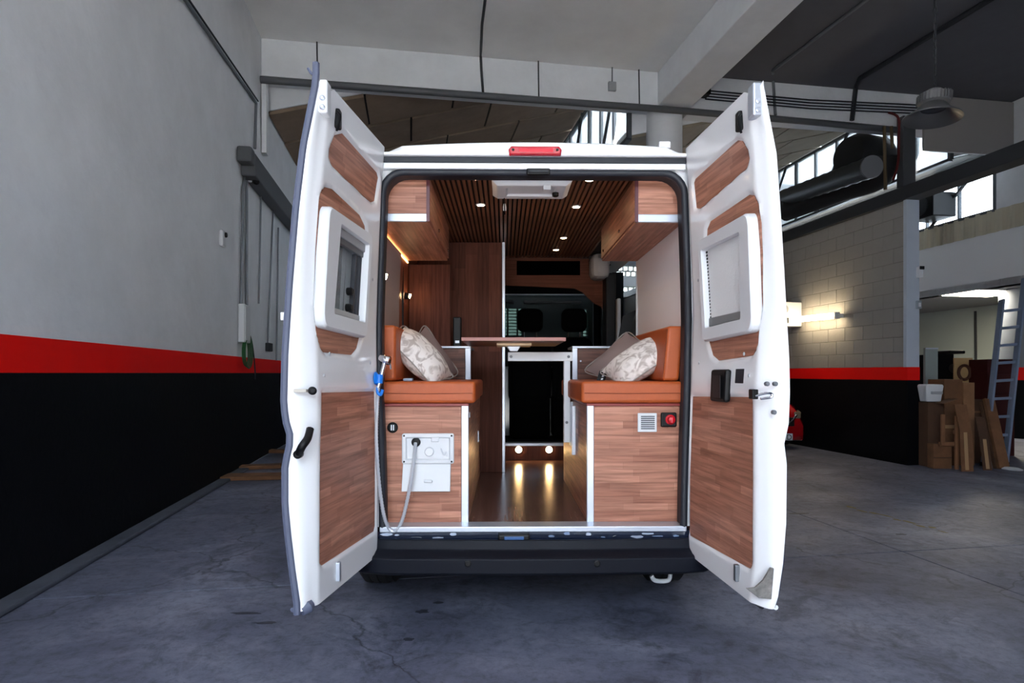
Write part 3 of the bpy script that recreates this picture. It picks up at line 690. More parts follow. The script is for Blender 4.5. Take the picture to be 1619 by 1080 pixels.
run('store_pipe', 'thin dark pipe on the pale green store wall', 'pipe', [p, pp1], .03, STEELD)
# ladder
LB = mat('ladder_aluminium', (132, 146, 170), .4, metal=.5)
lbR, ltR = onZ(1589, 737), onY(1617, 470, 9.28)
dirR = ltR - lbR
lbL = onZ(1555, 737)
ltL = onY(1584, 474, 9.28)
ltR = ltR + dirR * .12; ltL = ltL + (ltL - lbL) * .0
ld = thing('ladder', 'aluminium ladder leaning against the grey column on the right', 'ladder', lbR)
MB().beam(lbR, ltR, .035, .09, (0, -1, 0)).build('rail', LB, ld, .004)
MB().beam(lbL, ltL, .035, .09, (0, -1, 0)).build('rail', LB, ld, .004)
for k in range(9):
    t = .07 + .107 * k
    MB().beam(lbL + (ltL - lbL) * t, lbR + (ltR - dirR * .12 - lbR) * 0 + dirR * t, .04, .03, (0, -1, .2)).build('rung', LB, ld, .004)
for q_ in (lbL, lbR): MB().beam(q_, q_ + dirR.normalized() * .06, .045, .1, (0, -1, 0)).build('foot', BLACKP, ld, .004)
p = onZ(1600, 743)
tag(MB().lathe(p, [(0.12, 0), (.13, .015), (.08, .035), (0, .04)], (0.05, 0, 1), 12).build('white_rag', WPLAST, None, smooth=True), 'crumpled white rag on the floor at the ladder foot', 'rag')

# ---- red car, mostly behind the open door
RC = mat('red_car_paint', (150, 10, 20), .2, coat=1.0)
CX0, CX1, CY = 3.68, 5.44, 10.75
cxm = (CX0 + CX1) / 2
car = thing('red_car', 'red car parked by the block wall behind the right van door', 'car', (cxm, CY + 2, 0))
def cring(y, hw, z0, z1, tw):
    P = []
    for sx, z in ((-1, z0), (-1.0, (z0 + z1) * .5), (-tw, z1), (tw, z1), (1.0, (z0 + z1) * .5), (1, z0)): P.append(Vector((cxm + sx * hw, y, z)))
    return P
prof = [(0, .74, .2, .60, .85), (.06, .84, .16, .70, .85), (.25, .88, .16, .80, .85), (.9, .88, .2, .95, .85), (1.3, .88, .2, 1.0, .88), (2.1, .88, .2, 1.02, .88), (3.6, .88, .2, 1.03, .85), (3.95, .80, .3, .95, .8)]
MB().loft([cring(CY + y, hw, z0, z1, tw) for y, hw, z0, z1, tw in prof]).build('body', RC, car, .05, True, 3)
cab = [(1.2, .76, .98, 1.0, .9), (1.9, .74, .98, 1.42, .82), (2.9, .74, .98, 1.46, .82), (3.8, .72, .95, 1.05, .85)]
MB().loft([cring(CY + y, hw, z0, z1, tw) for y, hw, z0, z1, tw in cab]).build('greenhouse', mat('car_glass', (16, 20, 24), .05), car, .04, True, 3)
for s in (-1, 1):
    hp = Vector((cxm + s * .72, CY + .09, .63))
    MB().obox(hp, (.09, .05 * s, .0), (.0, .05, .02), (0.015 * s, .02, .06)).build('headlight', mat('headlight_lens', (120, 112, 98), .1), car, .025)
    for y in (.75, 3.2):
        w = MB().lathe(Vector((cxm + s * .80, CY + y, .31)), [(.2, -.1), (.31, -.1), (.31, .1), (.2, .1)], (1, 0, 0), 28).build('wheel', RUBBER, car, smooth=True)
        MB().lathe(Vector((cxm + s * .80, CY + y, .31)), [(0, -.08), (.2, -.09), (.2, .09), (0, .08)], (1, 0, 0), 20).build('rim', ALU, w)
MB().box(cxm - .5, cxm + .62, CY - .02, CY + .1, .42, .58).build('grille', BLACKP, car, .02)
MB().tube(spline([Vector((cxm - .62, CY - .0, .62)), Vector((cxm - .4, CY - .03, .44)), Vector((cxm + .4, CY - .03, .44)), Vector((cxm + .66, CY + .0, .62))]), .018, 8).build('chrome_trim', CHROME, car, smooth=True)
pl_c = onY(1247, 691, CY - .04)
pt = MB().box(pl_c.x - .43, pl_c.x + .06, CY - .05, CY - .03, pl_c.z - .06, pl_c.z + .06).build('number_plate', WPLAST, car, .005)
fc = bpy.data.curves.new('plate_letter', 'FONT'); fc.body = 'D'; fc.size = .13; fc.extrude = .001; fc.materials.append(BLACKP)
ft_ = bpy.data.objects.new('letter_source', fc); col.objects.link(ft_)
dg = bpy.context.evaluated_depsgraph_get(); lme = bpy.data.meshes.new_from_object(ft_.evaluated_get(dg)); bpy.data.objects.remove(ft_); bpy.data.curves.remove(fc)
fo = bpy.data.objects.new('plate_letter', lme); col.objects.link(fo); fo.parent = pt
fo.location = (pl_c.x - .045, CY - .053, pl_c.z - .045); fo.rotation_euler = (math.pi / 2, 0, 0)

for o in [car] + [c for c in bpy.data.objects if c.parent and (c.parent == car or c.parent.parent == car)]:
    if o.type == 'MESH' and o.name.split('.')[0] != 'plate_letter':
        for v in o.data.vertices: v.co.x -= .153 * (v.co.y - CY)

# ================================================================== THE VAN
XV, Y0 = 0.152, 3.10
ZS, ZF, ZT = 0.585, 0.585, 2.385        # sill, van floor, opening top
van = thing('camper_van', 'white camper van with both rear doors open on a wood-clad interior', 'van', (XV, 5.5, 0))
EL = [(0.55, -.628), (0.9, -.632), (1.3, -.648), (1.7, -.648), (2.0, -.636), (2.4, -.625)]
ER = [(0.55, .930), (0.9, .935), (1.3, .948), (1.7, .955), (2.0, .945), (2.4, .930)]
def opening(inset=0.0, r=.11, Y=Y0):
    P = []
    zt = ZT + .02 - inset
    for z in np.linspace(ZS, zt - r, 9): P.append(Vector((interp(EL, z) + inset, Y, z)))
    cx = interp(EL, zt - r) + inset + r
    for k in range(1, 7):
        t = math.pi - k * math.pi / 12; P.append(Vector((cx + r * math.cos(t), Y, zt - r + r * math.sin(t))))
    cx = interp(ER, zt - r) - inset - r
    for k in range(0, 7):
        t = math.pi / 2 - k * math.pi / 12; P.append(Vector((cx + r * math.cos(t), Y, zt - r + r * math.sin(t))))
    for z in np.linspace(zt - r, ZS, 9)[1:]: P.append(Vector((interp(ER, z) - inset, Y, z)))
    return P
def outer_pt(p):
    """match on the body outline for a point of the opening outline"""
    if p.z < 2.25: return Vector((XV + math.copysign(interp(BODY, p.z), p.x - XV), Y0 + .02, p.z))
    f = (p.x - XV) / .8
    return Vector((XV + f * .84, Y0 + .02, 2.47 - .02 * f * f))
BODY = [(.45, .98), (1.0, 1.02), (1.5, 1.0), (1.9, .955), (2.3, .885), (2.42, .84), (2.50, .73)]
mb = MB()
o1, i1 = opening(-.012), opening(.02)
mb.loft([[outer_pt(p) for p in o1], o1, [p + Vector((0, .02, 0)) for p in opening(.004)]], caps=False, closed=False)
mb.build('rear_frame', WHITE, van, smooth=True)
MB().loft([[p + Vector((0, .015, 0)) for p in opening(.006)], [p + Vector((0, .02, 0)) for p in i1], [p + Vector((0, .09, 0)) for p in i1]], caps=False, closed=False).build('frame_liner', RUBBER, van, smooth=True)
lbl(MB().tube([p + Vector((0, -.002, 0)) for p in opening(.010)], .019, 10).build('door_seal', RUBBER, van, smooth=True), 'black rubber door seal')
# outer skin: roof and left side in one, right side either side of the sliding door
def sect(y, taper=0.0):
    L = [(-x, z) for z, x in BODY[::1]]
    top = [(XV_, 2.55 - .05 * (XV_ / .73) ** 2 - taper) for XV_ in np.linspace(-.66, .66, 9)]
    R = [(x, z) for z, x in BODY[::-1] if z > 2.2]
    return [Vector((XV + x, y, z)) for x, z in L + top + R]
MB().loft([sect(y) for y in (Y0 + .02, 3.5, 4.4, 5.5, 6.3)], caps=False, closed=False).build('body_shell', WHITE, van, smooth=True)
def side(y0, y1, z0, z1, name):
    zz = [z0] + [z for z, x in BODY if z0 < z < z1] + [z1]
    return MB().loft([[Vector((XV + interp(BODY, z), y, z)) for z in zz] for y in (y0, y1)], caps=False, closed=False).build(name, WHITE, van, smooth=True)
side(Y0 + .02, 4.45, .45, 2.32, 'rear_quarter_panel'); side(5.55, 6.3, .45, 1.40, 'front_quarter_panel'); side(4.45, 5.55, .45, .6, 'sliding_door_sill')
sd_ = MB()
sd_.loft([[Vector((XV + interp(BODY, z) + d, y, z)) for z in (.62, 1.0, 1.5, 1.9, 2.28)] + [Vector((XV + interp(BODY, z) + d + .07, y, z)) for z in (2.28, 1.9, 1.5, 1.0, .62)] for y, d in ((3.2, .03), (4.4, .03))])
sd_.build('sliding_door', WHITE, van, .01)
# roof end cap with brake light
mb = MB(); N_ = 25
for k in range(1): pass
rings = []
for x in np.linspace(-.80, .80, N_):
    zt = 2.548 - .03 * (x / .8) ** 2
    if abs(x) > .71: zt -= .025 * min(1, (abs(x) - .71) / .015)
    rings.append([Vector((XV + x, y, z)) for y, z in ((Y0 + .0, 2.462), (Y0 - .05, 2.465), (Y0 - .055, 2.48), (Y0 - .04, 2.535 + zt - 2.548), (Y0 - .01, zt), (Y0 + .15, zt + .004), (Y0 + .15, 2.462))])
mb.loft(rings).build('roof_cap', WHITE, van, .006, True)
MB().box(XV - .78, XV + .775, Y0 - .035, Y0 + .01, 2.435, 2.464).build('roof_gap_seal', RUBBER, van, .004)
MB().box(XV - .775, XV + .775, Y0 - .03, Y0 + .012, 2.405, 2.436).build('header_strip', WHITE, van, .006)
MB().box(XV + .64, XV + .70, Y0 - .02, Y0 + .06, 2.52, 2.555).build('roof_bracket', WHITE, van, .008)
pL, pR = onY(805, 245, Y0 - .06), onY(887, 245, Y0 - .06)
REDL = mat('brake_red', (190, 8, 34), .15, coat=.8)
bk = MB().loft([[Vector((x, y, z)) for x, z in ((pL.x + i, 2.463 + i), (pR.x - i, 2.463 + i), (pR.x - i + .004, 2.49), (pR.x - i - .01, 2.507 - i), (pL.x + i + .01, 2.507 - i), (pL.x + i - .004, 2.49))] for y, i in ((Y0 - .045, 0), (Y0 - .066, .0), (Y0 - .072, .006))]).build('brake_light', REDL, van, .004)
MB().box(pL.x + .05, pR.x - .04, Y0 - .0745, Y0 - .07, 2.475, 2.494).build('reflector', mat('brake_core', (235, 40, 60), .1), bk, .002)
for x in (pL.x + .02, pR.x - .02): MB().lathe((x, Y0 - .072, 2.487), [(.007, 0), (.006, .004)], (0, -1, 0), 12).build('screw', BLACKP, bk)
p = onY(851, 274, Y0 - .02)
lt = MB().box(p.x - .06, p.x + .06, Y0 - .03, Y0 + .03, 2.378, 2.412).build('roof_latch', BLACKP, van, .006)
MB().box(p.x - .05, p.x + .05, Y0 - .036, Y0 - .03, 2.388, 2.398).build('latch_slot', STEELD, lt, .002)
# sill and bumper
lbl(MB().box(-.632, .932, Y0 - .02, Y0 + .09, ZS - .024, ZS + .004).build('sill_strip', ALU, van, .004), 'bright metal sill strip')
MB().box(-.66, .96, Y0 - .012, Y0 + .1, .46, ZS - .02).build('rear_sill', mat('glossy_blue_black', (24, 32, 52), .12, coat=.8), van, .006)
FILM = mat('crinkled_film', (120, 140, 172), .25, metal=.4)
random.seed(5)
FILM2 = mat('pale_film', (176, 186, 204), .3, metal=.3)
for k in range(22):
    x = -.60 + .07 * k + random.uniform(-.02, .02); w = random.uniform(.012, .045); z = random.choice((.549, .535)) + random.uniform(-.004, .004); h = random.uniform(.003, .010)
    if -.06 < x + w and x - w < .16 and z < .54: continue
    po_ = [Vector((x + w * math.cos(t) * random.uniform(.75, 1.1), Y0 - .016, z + h * math.sin(t) * random.uniform(.6, 1.2))) for t in np.linspace(0, 2 * math.pi, 9)[:-1]]
    MB().prism(po_, (0, .006, 0)).build('film_scrap', random.choice((FILM, FILM2, MATS['glossy_blue_black'])), van)
lt = MB().box(-.03, .13, Y0 - .05, Y0 + .0, .515, .555).build('floor_latch', BLACKP, van, .008)
MB().box(.0, .10, Y0 - .056, Y0 - .05, .524, .548).build('latch_pad', mat('latch_blue', (40, 84, 140), .4), lt, .004)
bpath = [(-.86, 3.45), (-.845, 3.22), (-.79, 3.06), (-.70, 2.985), (-.58, 2.96), (0, 2.945), (.15, 2.945), (.30, 2.945), (.88, 2.96), (1.0, 2.985), (1.09, 3.06), (1.145, 3.22), (1.16, 3.45)]
bprof = [(.13, .525), (.085, .535), (.07, .49), (.03, .472), (.012, .470), (0.0, .462), (0.0, .392), (.02, .378), (.13, .378)]
def brings(path, prof):
    R = []
    for i, (x, y) in enumerate(path):
        x0, y0 = path[max(i - 1, 0)]; x1, y1 = path[min(i + 1, len(path) - 1)]
        n = Vector((-(y1 - y0), x1 - x0, 0)).normalized()
        R.append([Vector((x, y, z)) + n * d for d, z in prof])
    return R
bp_ = MB().loft(brings(bpath, bprof)).build('rear_bumper', BUMPER, van, .004, True)
for px in (577, 740, 944): 
    q = onY(px, 891, 2.945)
    MB().lathe(q, [(.016, 0), (.016, .006), (.011, .008)], (0, -1, 0), 16).build('parking_sensor', BLACKP, bp_)
# wheels
TREAD = mat('tyre_rubber', (24, 24, 26), .75)
def wheel(x, y):
    w = MB().lathe((x, y, .345), [(.2, -.11), (.31, -.115), (.338, -.09), (.343, -.055), (.333, -.05), (.333, -.04), (.344, -.035), (.345, -.003), (.334, .0), (.334, .01), (.345, .014), (.344, .05), (.334, .055), (.338, .09), (.31, .115), (.2, .11)], (1, 0, 0), 40).build('wheel', TREAD, van, smooth=True)
    MB().lathe((x, y, .345), [(0, -.07), (.205, -.1), (.205, .1), (0, .07)], (1, 0, 0), 30).build('rim', ALU, w)
for x in (-.79, 1.03):
    wheel(x, 4.02); wheel(x, 7.05)
MB().box(-.65, .95, 3.25, 7.3, .36, .5).build('underbody', mat('underbody_black', (12, 12, 13), .8), van)
MB().tube(spline([onY(1030, 910, 3.3), onY(1036, 918, 3.3), onY(1056, 918, 3.3), onY(1060, 908, 3.3)], 5), .012, 8).build('tow_hook', WPLAST, van, smooth=True)
MB().cyl((-.7, 4.02, .345), (.95, 4.02, .345), .05).build('axle', DARKCAB, van)

# ---- cab
MB().loft([[Vector((XV + s * x, y, z)) for s, x in ((-1, .82), (1, .82))] for y, z, in ((5.5, 2.36), (6.1, 2.30), (6.35, 2.20))], caps=False, closed=False).build('headliner', DARKCAB, van)
MB().loft([[Vector((XV + x, y, z)) for x in np.linspace(-w, w, 7)] for y, z, w in ((6.28, 2.52, .8), (6.55, 2.22, .82))], caps=False, closed=False).build('cab_roof', WHITE, van, smooth=True)
ws = MB().prism([Vector((XV - .8, 6.5, 2.2)), Vector((XV + .8, 6.5, 2.2)), Vector((XV + .9, 7.15, 1.45)), Vector((XV - .9, 7.15, 1.45))], (0, .006, .006)).build('windscreen', tint('tinted_glass', (.42, .45, .43)), van)
MB().loft([[Vector((XV + sx * w, y, z)) for sx, z in ((-1, .35), (-1, z1 * .8), (-.9, z1), (.9, z1), (1, z1 * .8), (1, .35))] for y, w, z1 in ((6.3, 1.0, 1.44), (7.15, 1.0, 1.42), (7.6, .97, 1.22), (7.9, .9, 1.05), (8.0, .82, .8))]).build('bonnet', WHITE, van, .03, True)
for s in (-1, 1):
    MB().beam((XV + s * .84, 6.45, 2.25), (XV + s * .95, 7.15, 1.45), .08, .08).build('windscreen_pillar', DARKCAB, van)
    MB().prism([Vector((XV + s * .93, 5.75, 1.42)), Vector((XV + s * .93, 7.0, 1.42)), Vector((XV + s * .86, 6.45, 2.15)), Vector((XV + s * .86, 5.75, 2.15))], (s * .006, 0, 0)).build('side_window', MATS['tinted_glass'], van)
    MB().box(XV + s * .90 - .05, XV + s * .90 + .05, 5.58, 5.75, 1.3, 2.3).build('cab_pillar', DARKCAB, van)
    MB().beam((XV + s * .35 - .3, 6.32, 2.11), (XV + s * .35 + .3, 6.32, 2.11), .12, .03).build('sun_visor', mat('visor_grey', (54, 56, 60), .7), van, .01)
MB().box(XV - .85, XV + .85, 6.85, 7.2, .8, 1.42).build('dashboard', DARKCAB, van, .05)
MB().box(XV - .85, XV + .95, 5.46, 7.0, .55, .72).build('cab_floor', DARKCAB, van)
SEAT = mat('black_seat_fabric', (5, 5, 6), .9, spec=.05)
def cabseat(px, Y, lab):
    x = onY(px, 500, Y).x
    t = thing('cab_seat', lab, 'seat', (x, Y, .72), 'seats in the cab')
    MB().box(x - .2, x + .2, Y - .02, Y + .48, .72, 1.15).build('base', SEAT, t, .04)
    MB().loft([[Vector((x + sx * w, Y + dy + o, z)) for sx, dy in ((-1, -.05), (1, -.05), (1, .06), (-1, .06))] for z, w, o in ((1.1, .21, .05), (1.4, .215, .02), (1.62, .2, -.02), (1.72, .14, -.03))]).build('backrest', SEAT, t, .04, True, 3)
    MB().loft([[Vector((x + sx * w, Y + dy - .03, z)) for sx, dy in ((-1, -.05), (1, -.05), (1, .05), (-1, .05))] for z, w in ((1.77, .1), (1.82, .125), (1.95, .125), (2.0, .1))]).build('headrest', SEAT, t, .035, True, 3)
    for s in (-1, 1): MB().cyl((x + s * .06, Y - .03, 1.70), (x + s * .06, Y - .03, 1.79), .007, 8).build('headrest_post', CHROME, t)
cabseat(838, 5.95, 'left black cab seat with headrest seen through the arch'); cabseat(907, 5.95, 'right black cab seat with headrest seen through the arch')

# ---- inner lining of the van
FAB = mat('grey_wall_fabric', (176, 164, 160), .9, bump=.1, bscale=300)
bx('load_floor', WF, van, -.70, 1.0, Y0 + .06, 5.45, .55, ZF)
XL, XR = -.70, .965
MB().loft([[Vector((x, y, z)) for x, z in ((XL - .02, ZF), (XL, 1.5), (XL, 1.9), (XL + .02, 2.42))] for y in (3.2, 5.45)], caps=False, closed=False).build('side_lining', wood('oak_lining', 'z', 'yx', (150, 92, 70), (122, 72, 54), (80, 46, 36), row=.14, length=1.4, streak=.35), van)
lbl(MB().loft([[Vector((x, y, z)) for x, z in ((XL + .004, 1.55), (XL + .006, 1.9), (XL + .02, 2.16))] for y in (3.43, 4.02)], caps=False, closed=False).build('blind_panel', FAB, van), 'grey fabric blind panel')
MB().box(XL, XL + .008, 4.17, 4.19, 1.5, 2.1).build('window_gasket', BLACKP, van)
RW = mat('pale_quilted_lining', (242, 238, 240), .8, bump=.4, bscale=9)
MB().loft([[Vector((x, y, z)) for x, z in ((XR + .02, ZF), (XR, 1.5), (XR, 1.9), (XR - .02, 2.42))] for y in (3.2, 4.37)], caps=False, closed=False).build('side_lining', RW, van)
lbl(MB().tube([(XR - .004, 4.37, z) for z in (1.2, 1.8, 2.2)], .008, 6).build('lining_trim', WPLAST, van), 'white edging')
MB().box(XR - .07, XR + .015, 5.3, 5.5, ZF, 2.25).build('door_pillar', BLACKP, van, .01)
MB().box(XR + .016, XR + .05, 5.25, 5.35, ZF, 2.02).build('pillar_cover', mat('pale_pillar', (168, 170, 172), .5), van, .01)
MB().box(XR - .20, XR - .04, 5.25, 5.49, 2.2, 2.42).build('corner_cover', mat('pale_cover', (150, 142, 138), .6), van, .05)
# slatted ceiling
cp = MB().box(XL, XR, Y0 + .05, 5.46, 2.428, 2.436).build('ceiling_panel', mat('slat_backing', (16, 10, 8), .9), van)
x0 = -.455; first = None
for k in range(43):
    if first is None:
        first = MB().box(x0, x0 + .0165, Y0 + .06, 5.45, 2.408, 2.428).build('slat', WS, cp)
    else:
        c = first.copy(); col.objects.link(c); c.location = (k * .0285, 0, 0)
WARM = mat('warm_led', (255, 214, 160), .5, emit=26)
SPOTS = [(752, 282), (760, 324), (932, 284), (911, 327), (891, 376), (879, 395)]
for px, py in SPOTS:
    q = onZ(px, py, 2.406)
    sl = MB().lathe((q.x, q.y, 2.408), [(.0, .0), (.03, 0), (.03, -.004), (.022, -.005), (.022, -.003), (0, -.003)], (0, 0, 1), 20).build('spotlight', WPLAST, van)
    MB().lathe((q.x, q.y, 2.4045), [(0, 0), (.021, 0), (.021, -.002), (0, -.002)], (0, 0, 1), 18).build('led', WARM, sl)
# roof hatch
h0, h1 = onZ(780, 284, 2.40), onZ(893, 315, 2.372)
hx0, hx1 = onZ(787, 315, 2.372).x, onZ(889, 315, 2.372).x
ht = MB()
def rect(xa, xb, ya, yb, z): return [Vector((xa, ya, z)), Vector((xb, ya, z)), Vector((xb, yb, z)), Vector((xa, yb, z))]
ya, yb = 3.24, h1.y
ht.loft([rect(hx0 - .03, hx1 + .03, ya - .02, yb + .02, 2.41), rect(hx0 - .03, hx1 + .03, ya - .02, yb + .02, 2.395), rect(hx0, hx1, ya, yb, 2.372), rect(hx0 + .05, hx1 - .05, ya + .05, yb - .05, 2.372), rect(hx0 + .055, hx1 - .055, ya + .055, yb - .055, 2.385)])
hh = ht.build('roof_hatch', WPLAST, van, .006)
MB().lathe((hx1 - .05, yb - .12, 2.372), [(.018, 0), (.018, -.018), (.01, -.022)], (0, 0, 1), 14).build('hatch_knob', BLACKP, hh)
MB().box((hx0 + hx1) / 2 + .06, (hx0 + hx1) / 2 + .1, ya - .01, ya + .02, 2.35, 2.375).build('hatch_catch', WPLAST, hh, .003)
cx_ = onY(797, 300, 3.55).x
hc = MB().tube([(cx_, 3.45, 2.39), (cx_ + .004, 3.55, 2.30), (cx_ + .003, 3.55, onY(798, 322, 3.55).z)], .003, 6).build('pull_cord', BLACKP, hh)
MB().lathe((cx_ + .003, 3.55, onY(798, 333, 3.55).z), [(.009, 0), (.01, .02), (.006, .04)], (0, 0, 1), 12).build('cord_bead', WPLAST, hc)
# LED line under the left cupboard and wall lamps
lbl(MB().beam((XL + .012, 3.26, 2.16), (XL + .012, 4.34, 2.16), .007, .007).build('led_strip', mat('led_line', (255, 190, 120), .5, emit=5), van), 'glowing warm LED strip')
for px, py in ((609, 437), (647, 468)):
    q = onX(px, py, XL + .03)
    rl = MB().lathe((XL, q.y, q.z), [(.022, 0), (.022, .02), (.016, .03)], (1, 0, 0), 16).build('reading_lamp', BLACKP, van)
    MB().lathe((XL + .03, q.y, q.z), [(.0, -.004), (.016, -.002), (.016, .008), (0, .012)], (1, 0, -.3), 14).build('led', WARM, rl)
# step with two lights at the cab
st = bx('cab_step', WD, van, -.02, .56, 5.45, 5.52, ZF, .715)
MB().box(-.02, .56, 5.44, 5.54, .715, .74).build('step_edge', ALU, st, .003)
for px in (820, 868):
    q = onY(px, 711, 5.45)
    l_ = MB().lathe(q, [(.0, .001), (.034, 0), (.034, .005), (.027, .007)], (0, -1, 0), 20).build('step_light', ALU, st)
    MB().lathe(q + Vector((0, -.007, 0)), [(0, 0), (.027, 0), (.027, .003), (0, .004)], (0, -1, 0), 18).build('lens', mat('step_led', (255, 206, 140), .5, emit=30), l_)
# cab arch
YA = 5.5
AP = [(770, 403), (932, 409), (934, 424), (940, 434), (957, 442), (960, 480), (967, 556), (956, 556), (956, 495), (951, 485), (940, 480), (930, 471), (921, 462), (908, 456), (770, 450)]
ar = MB().prism([onY(x, y, YA) for x, y in AP], (0, .03, 0)).build('cab_arch', WA, van, .003)
s0, s1 = onY(817, 435, YA), onY(917, 413, YA)
lbl(MB().box(s0.x, s1.x, YA - .004, YA + .01, s0.z, s1.z).build('slot_shade_plate', mat('slot_shade_black', (2, 2, 2), .95, spec=0.0), ar), 'black plate painted as the shade inside an open slot')  # flat black plate stands in for the shaded depth of the recess

# ================================================================== REAR DOORS
ZD0, ZD1 = .455, 2.505
def tab(rows, Y):
    out = sorted((onY(px, py, Y).z, onY(px, py, Y).x) for px, py in rows); return out
YH, YI, YO = 3.07, 2.385, 2.335
DOOR = {
 'L': dict(s=-1, xh=tab([(610, 235), (605, 300), (599, 450), (597, 520), (598, 620), (599, 760), (599, 870)], YH),
   xi=tab([(520, 140), (507, 260), (497, 400), (494, 480), (497, 560), (499, 620), (499, 760), (500, 900), (500, 950)], YI),
   xo=tab([(502, 128), (482, 230), (470, 330), (460, 450), (453, 560), (451, 640), (455, 668), (463, 694), (457, 716), (453, 740), (453, 800), (458, 850), (464, 900), (472, 955)], YO)),
 'R': dict(s=1, xh=tab([(1082, 240), (1086, 300), (1093, 450), (1094, 500), (1090, 620), (1087, 760), (1087, 870)], YH),
   xi=tab([(1186, 140), (1197, 260), (1206, 400), (1208, 480), (1203, 560), (1198, 620), (1198, 760), (1196, 900), (1190, 950)], YI),
   xo=tab([(1207, 132), (1228, 243), (1236, 360), (1242, 464), (1248, 570), (1249, 620), (1247, 670), (1240, 702), (1244, 734), (1243, 828), (1238, 892), (1230, 945), (1222, 970)], YO)),
}
def dpt(D, a, z, d=0.0):
    """point on the inner face: a from hinge (0) to free edge (1), d pushes into the door"""
    return Vector((interp(D['xh'], z) * (1 - a) + interp(D['xi'], z) * a + D['s'] * d, YH + (YI - YH) * a, z))
def dpx(D, px, py):
    lo, hi = -.1, 1.25
    f = lambda a: (lambda p: (p.x - dpt(D, a, p.z).x))(onY(px, py, YH + (YI - YH) * a))
    flo = f(lo)
    for _ in range(50):
        m = (lo + hi) / 2; fm = f(m)
        if (fm > 0) == (flo > 0): lo, flo = m, fm
        else: hi = m
    return lo, onY(px, py, YH + (YI - YH) * lo).z
DW = .70
def sdf(P, poly):
    """signed distance, negative inside, metric (a*DW, z)"""
    P = np.asarray(P); Q = np.array([(a * DW, z) for a, z in poly]); n = len(Q)
    best = np.full(len(P), 1e9); ins = np.zeros(len(P), bool)
    for i in range(n):
        A, Bq = Q[i], Q[(i + 1) % n]; e = Bq - A; w = P - A
        t = np.clip((w @ e) / (e @ e), 0, 1); best = np.minimum(best, np.hypot(*(w - t[:, None] * e).T))
        c = (A[1] > P[:, 1]) != (Bq[1] > P[:, 1])
        with np.errstate(divide='ignore', invalid='ignore'):
            xx = (Bq[0] - A[0]) * (P[:, 1] - A[1]) / (Bq[1] - A[1]) + A[0]
        ins ^= c & (P[:, 0] < xx)
    return np.where(ins, -best, best)
PAN = {
 'L': dict(p1=[(544, 211), (598, 273), (600, 281), (594, 318), (589, 320), (528, 262), (522, 249), (523, 236), (532, 214)],
   p2=[(517, 296), (528, 299), (571, 340), (579, 357), (581, 378), (578, 450), (570, 535), (566, 551), (558, 561), (515, 557), (509, 549), (502, 522), (500, 480), (503, 400), (507, 330), (510, 305)],
   p4=[(511, 621), (593, 619), (594, 700), (594, 832), (592, 840), (511, 894), (508, 890), (508, 760)],
   fr=[(509, 323), (580, 371), (571, 535), (500, 517)], op=[(529, 355), (574, 387), (567, 509), (518, 495)]),
 'R': dict(p1=[(1164, 222), (1171, 223), (1180, 239), (1182, 254), (1179, 264), (1104, 330), (1099, 329), (1095, 289), (1097, 283), (1160, 225)],
   p2=[(1115, 380), (1116, 362), (1121, 350), (1182, 308), (1189, 309), (1195, 322), (1199, 352), (1202, 435), (1200, 500), (1196, 540), (1193, 551), (1187, 562), (1134, 570), (1125, 562), (1119, 540), (1116, 460)],
   p4=[(1094, 627), (1184, 628), (1187, 632), (1187, 890), (1184, 899), (1090, 847), (1089, 840), (1090, 740)],
   fr=[(1112, 381), (1194, 334), (1200, 524), (1119, 541)], op=[(1118, 396), (1179, 368), (1181, 504), (1125, 518)]),
}
WDR = wood('oak_laminate_door', 'y', 'z', *OAK, streak=.42)
def roundpoly(poly, r, n=4):
    out = []; m = len(poly)
    for i in range(m):
        p = Vector(poly[i]); a = Vector(poly[i - 1]); b = Vector(poly[(i + 1) % m])
        u, v = (a - p).normalized(), (b - p).normalized()
        s, e = p + u * r, p + v * r
        for k in range(n + 1):
            t = k / n; out.append(s * (1 - t) ** 2 + p * 2 * t * (1 - t) + e * t * t)
    return out
def panel(D, poly, d, th, name, m, parent):
    zs = sorted(set([z for a, z in poly] + list(np.linspace(min(z for a, z in poly), max(z for a, z in poly), 16))))
    zs[0] += 1e-4; zs[-1] -= 1e-4; rings = []; n = len(poly)
    for z in zs:
        xs = []
        for i in range(n):
            (a0, z0), (a1, z1) = poly[i], poly[(i + 1) % n]
            if (z0 > z) != (z1 > z): xs.append(a0 + (a1 - a0) * (z - z0) / (z1 - z0))
        if len(xs) < 2: continue
        l, r = min(xs), max(xs)
        rings.append([dpt(D, l, z, d), dpt(D, r, z, d), dpt(D, r, z, d + th), dpt(D, l, z, d + th)])
    return MB().loft(rings).build(name, m, parent)
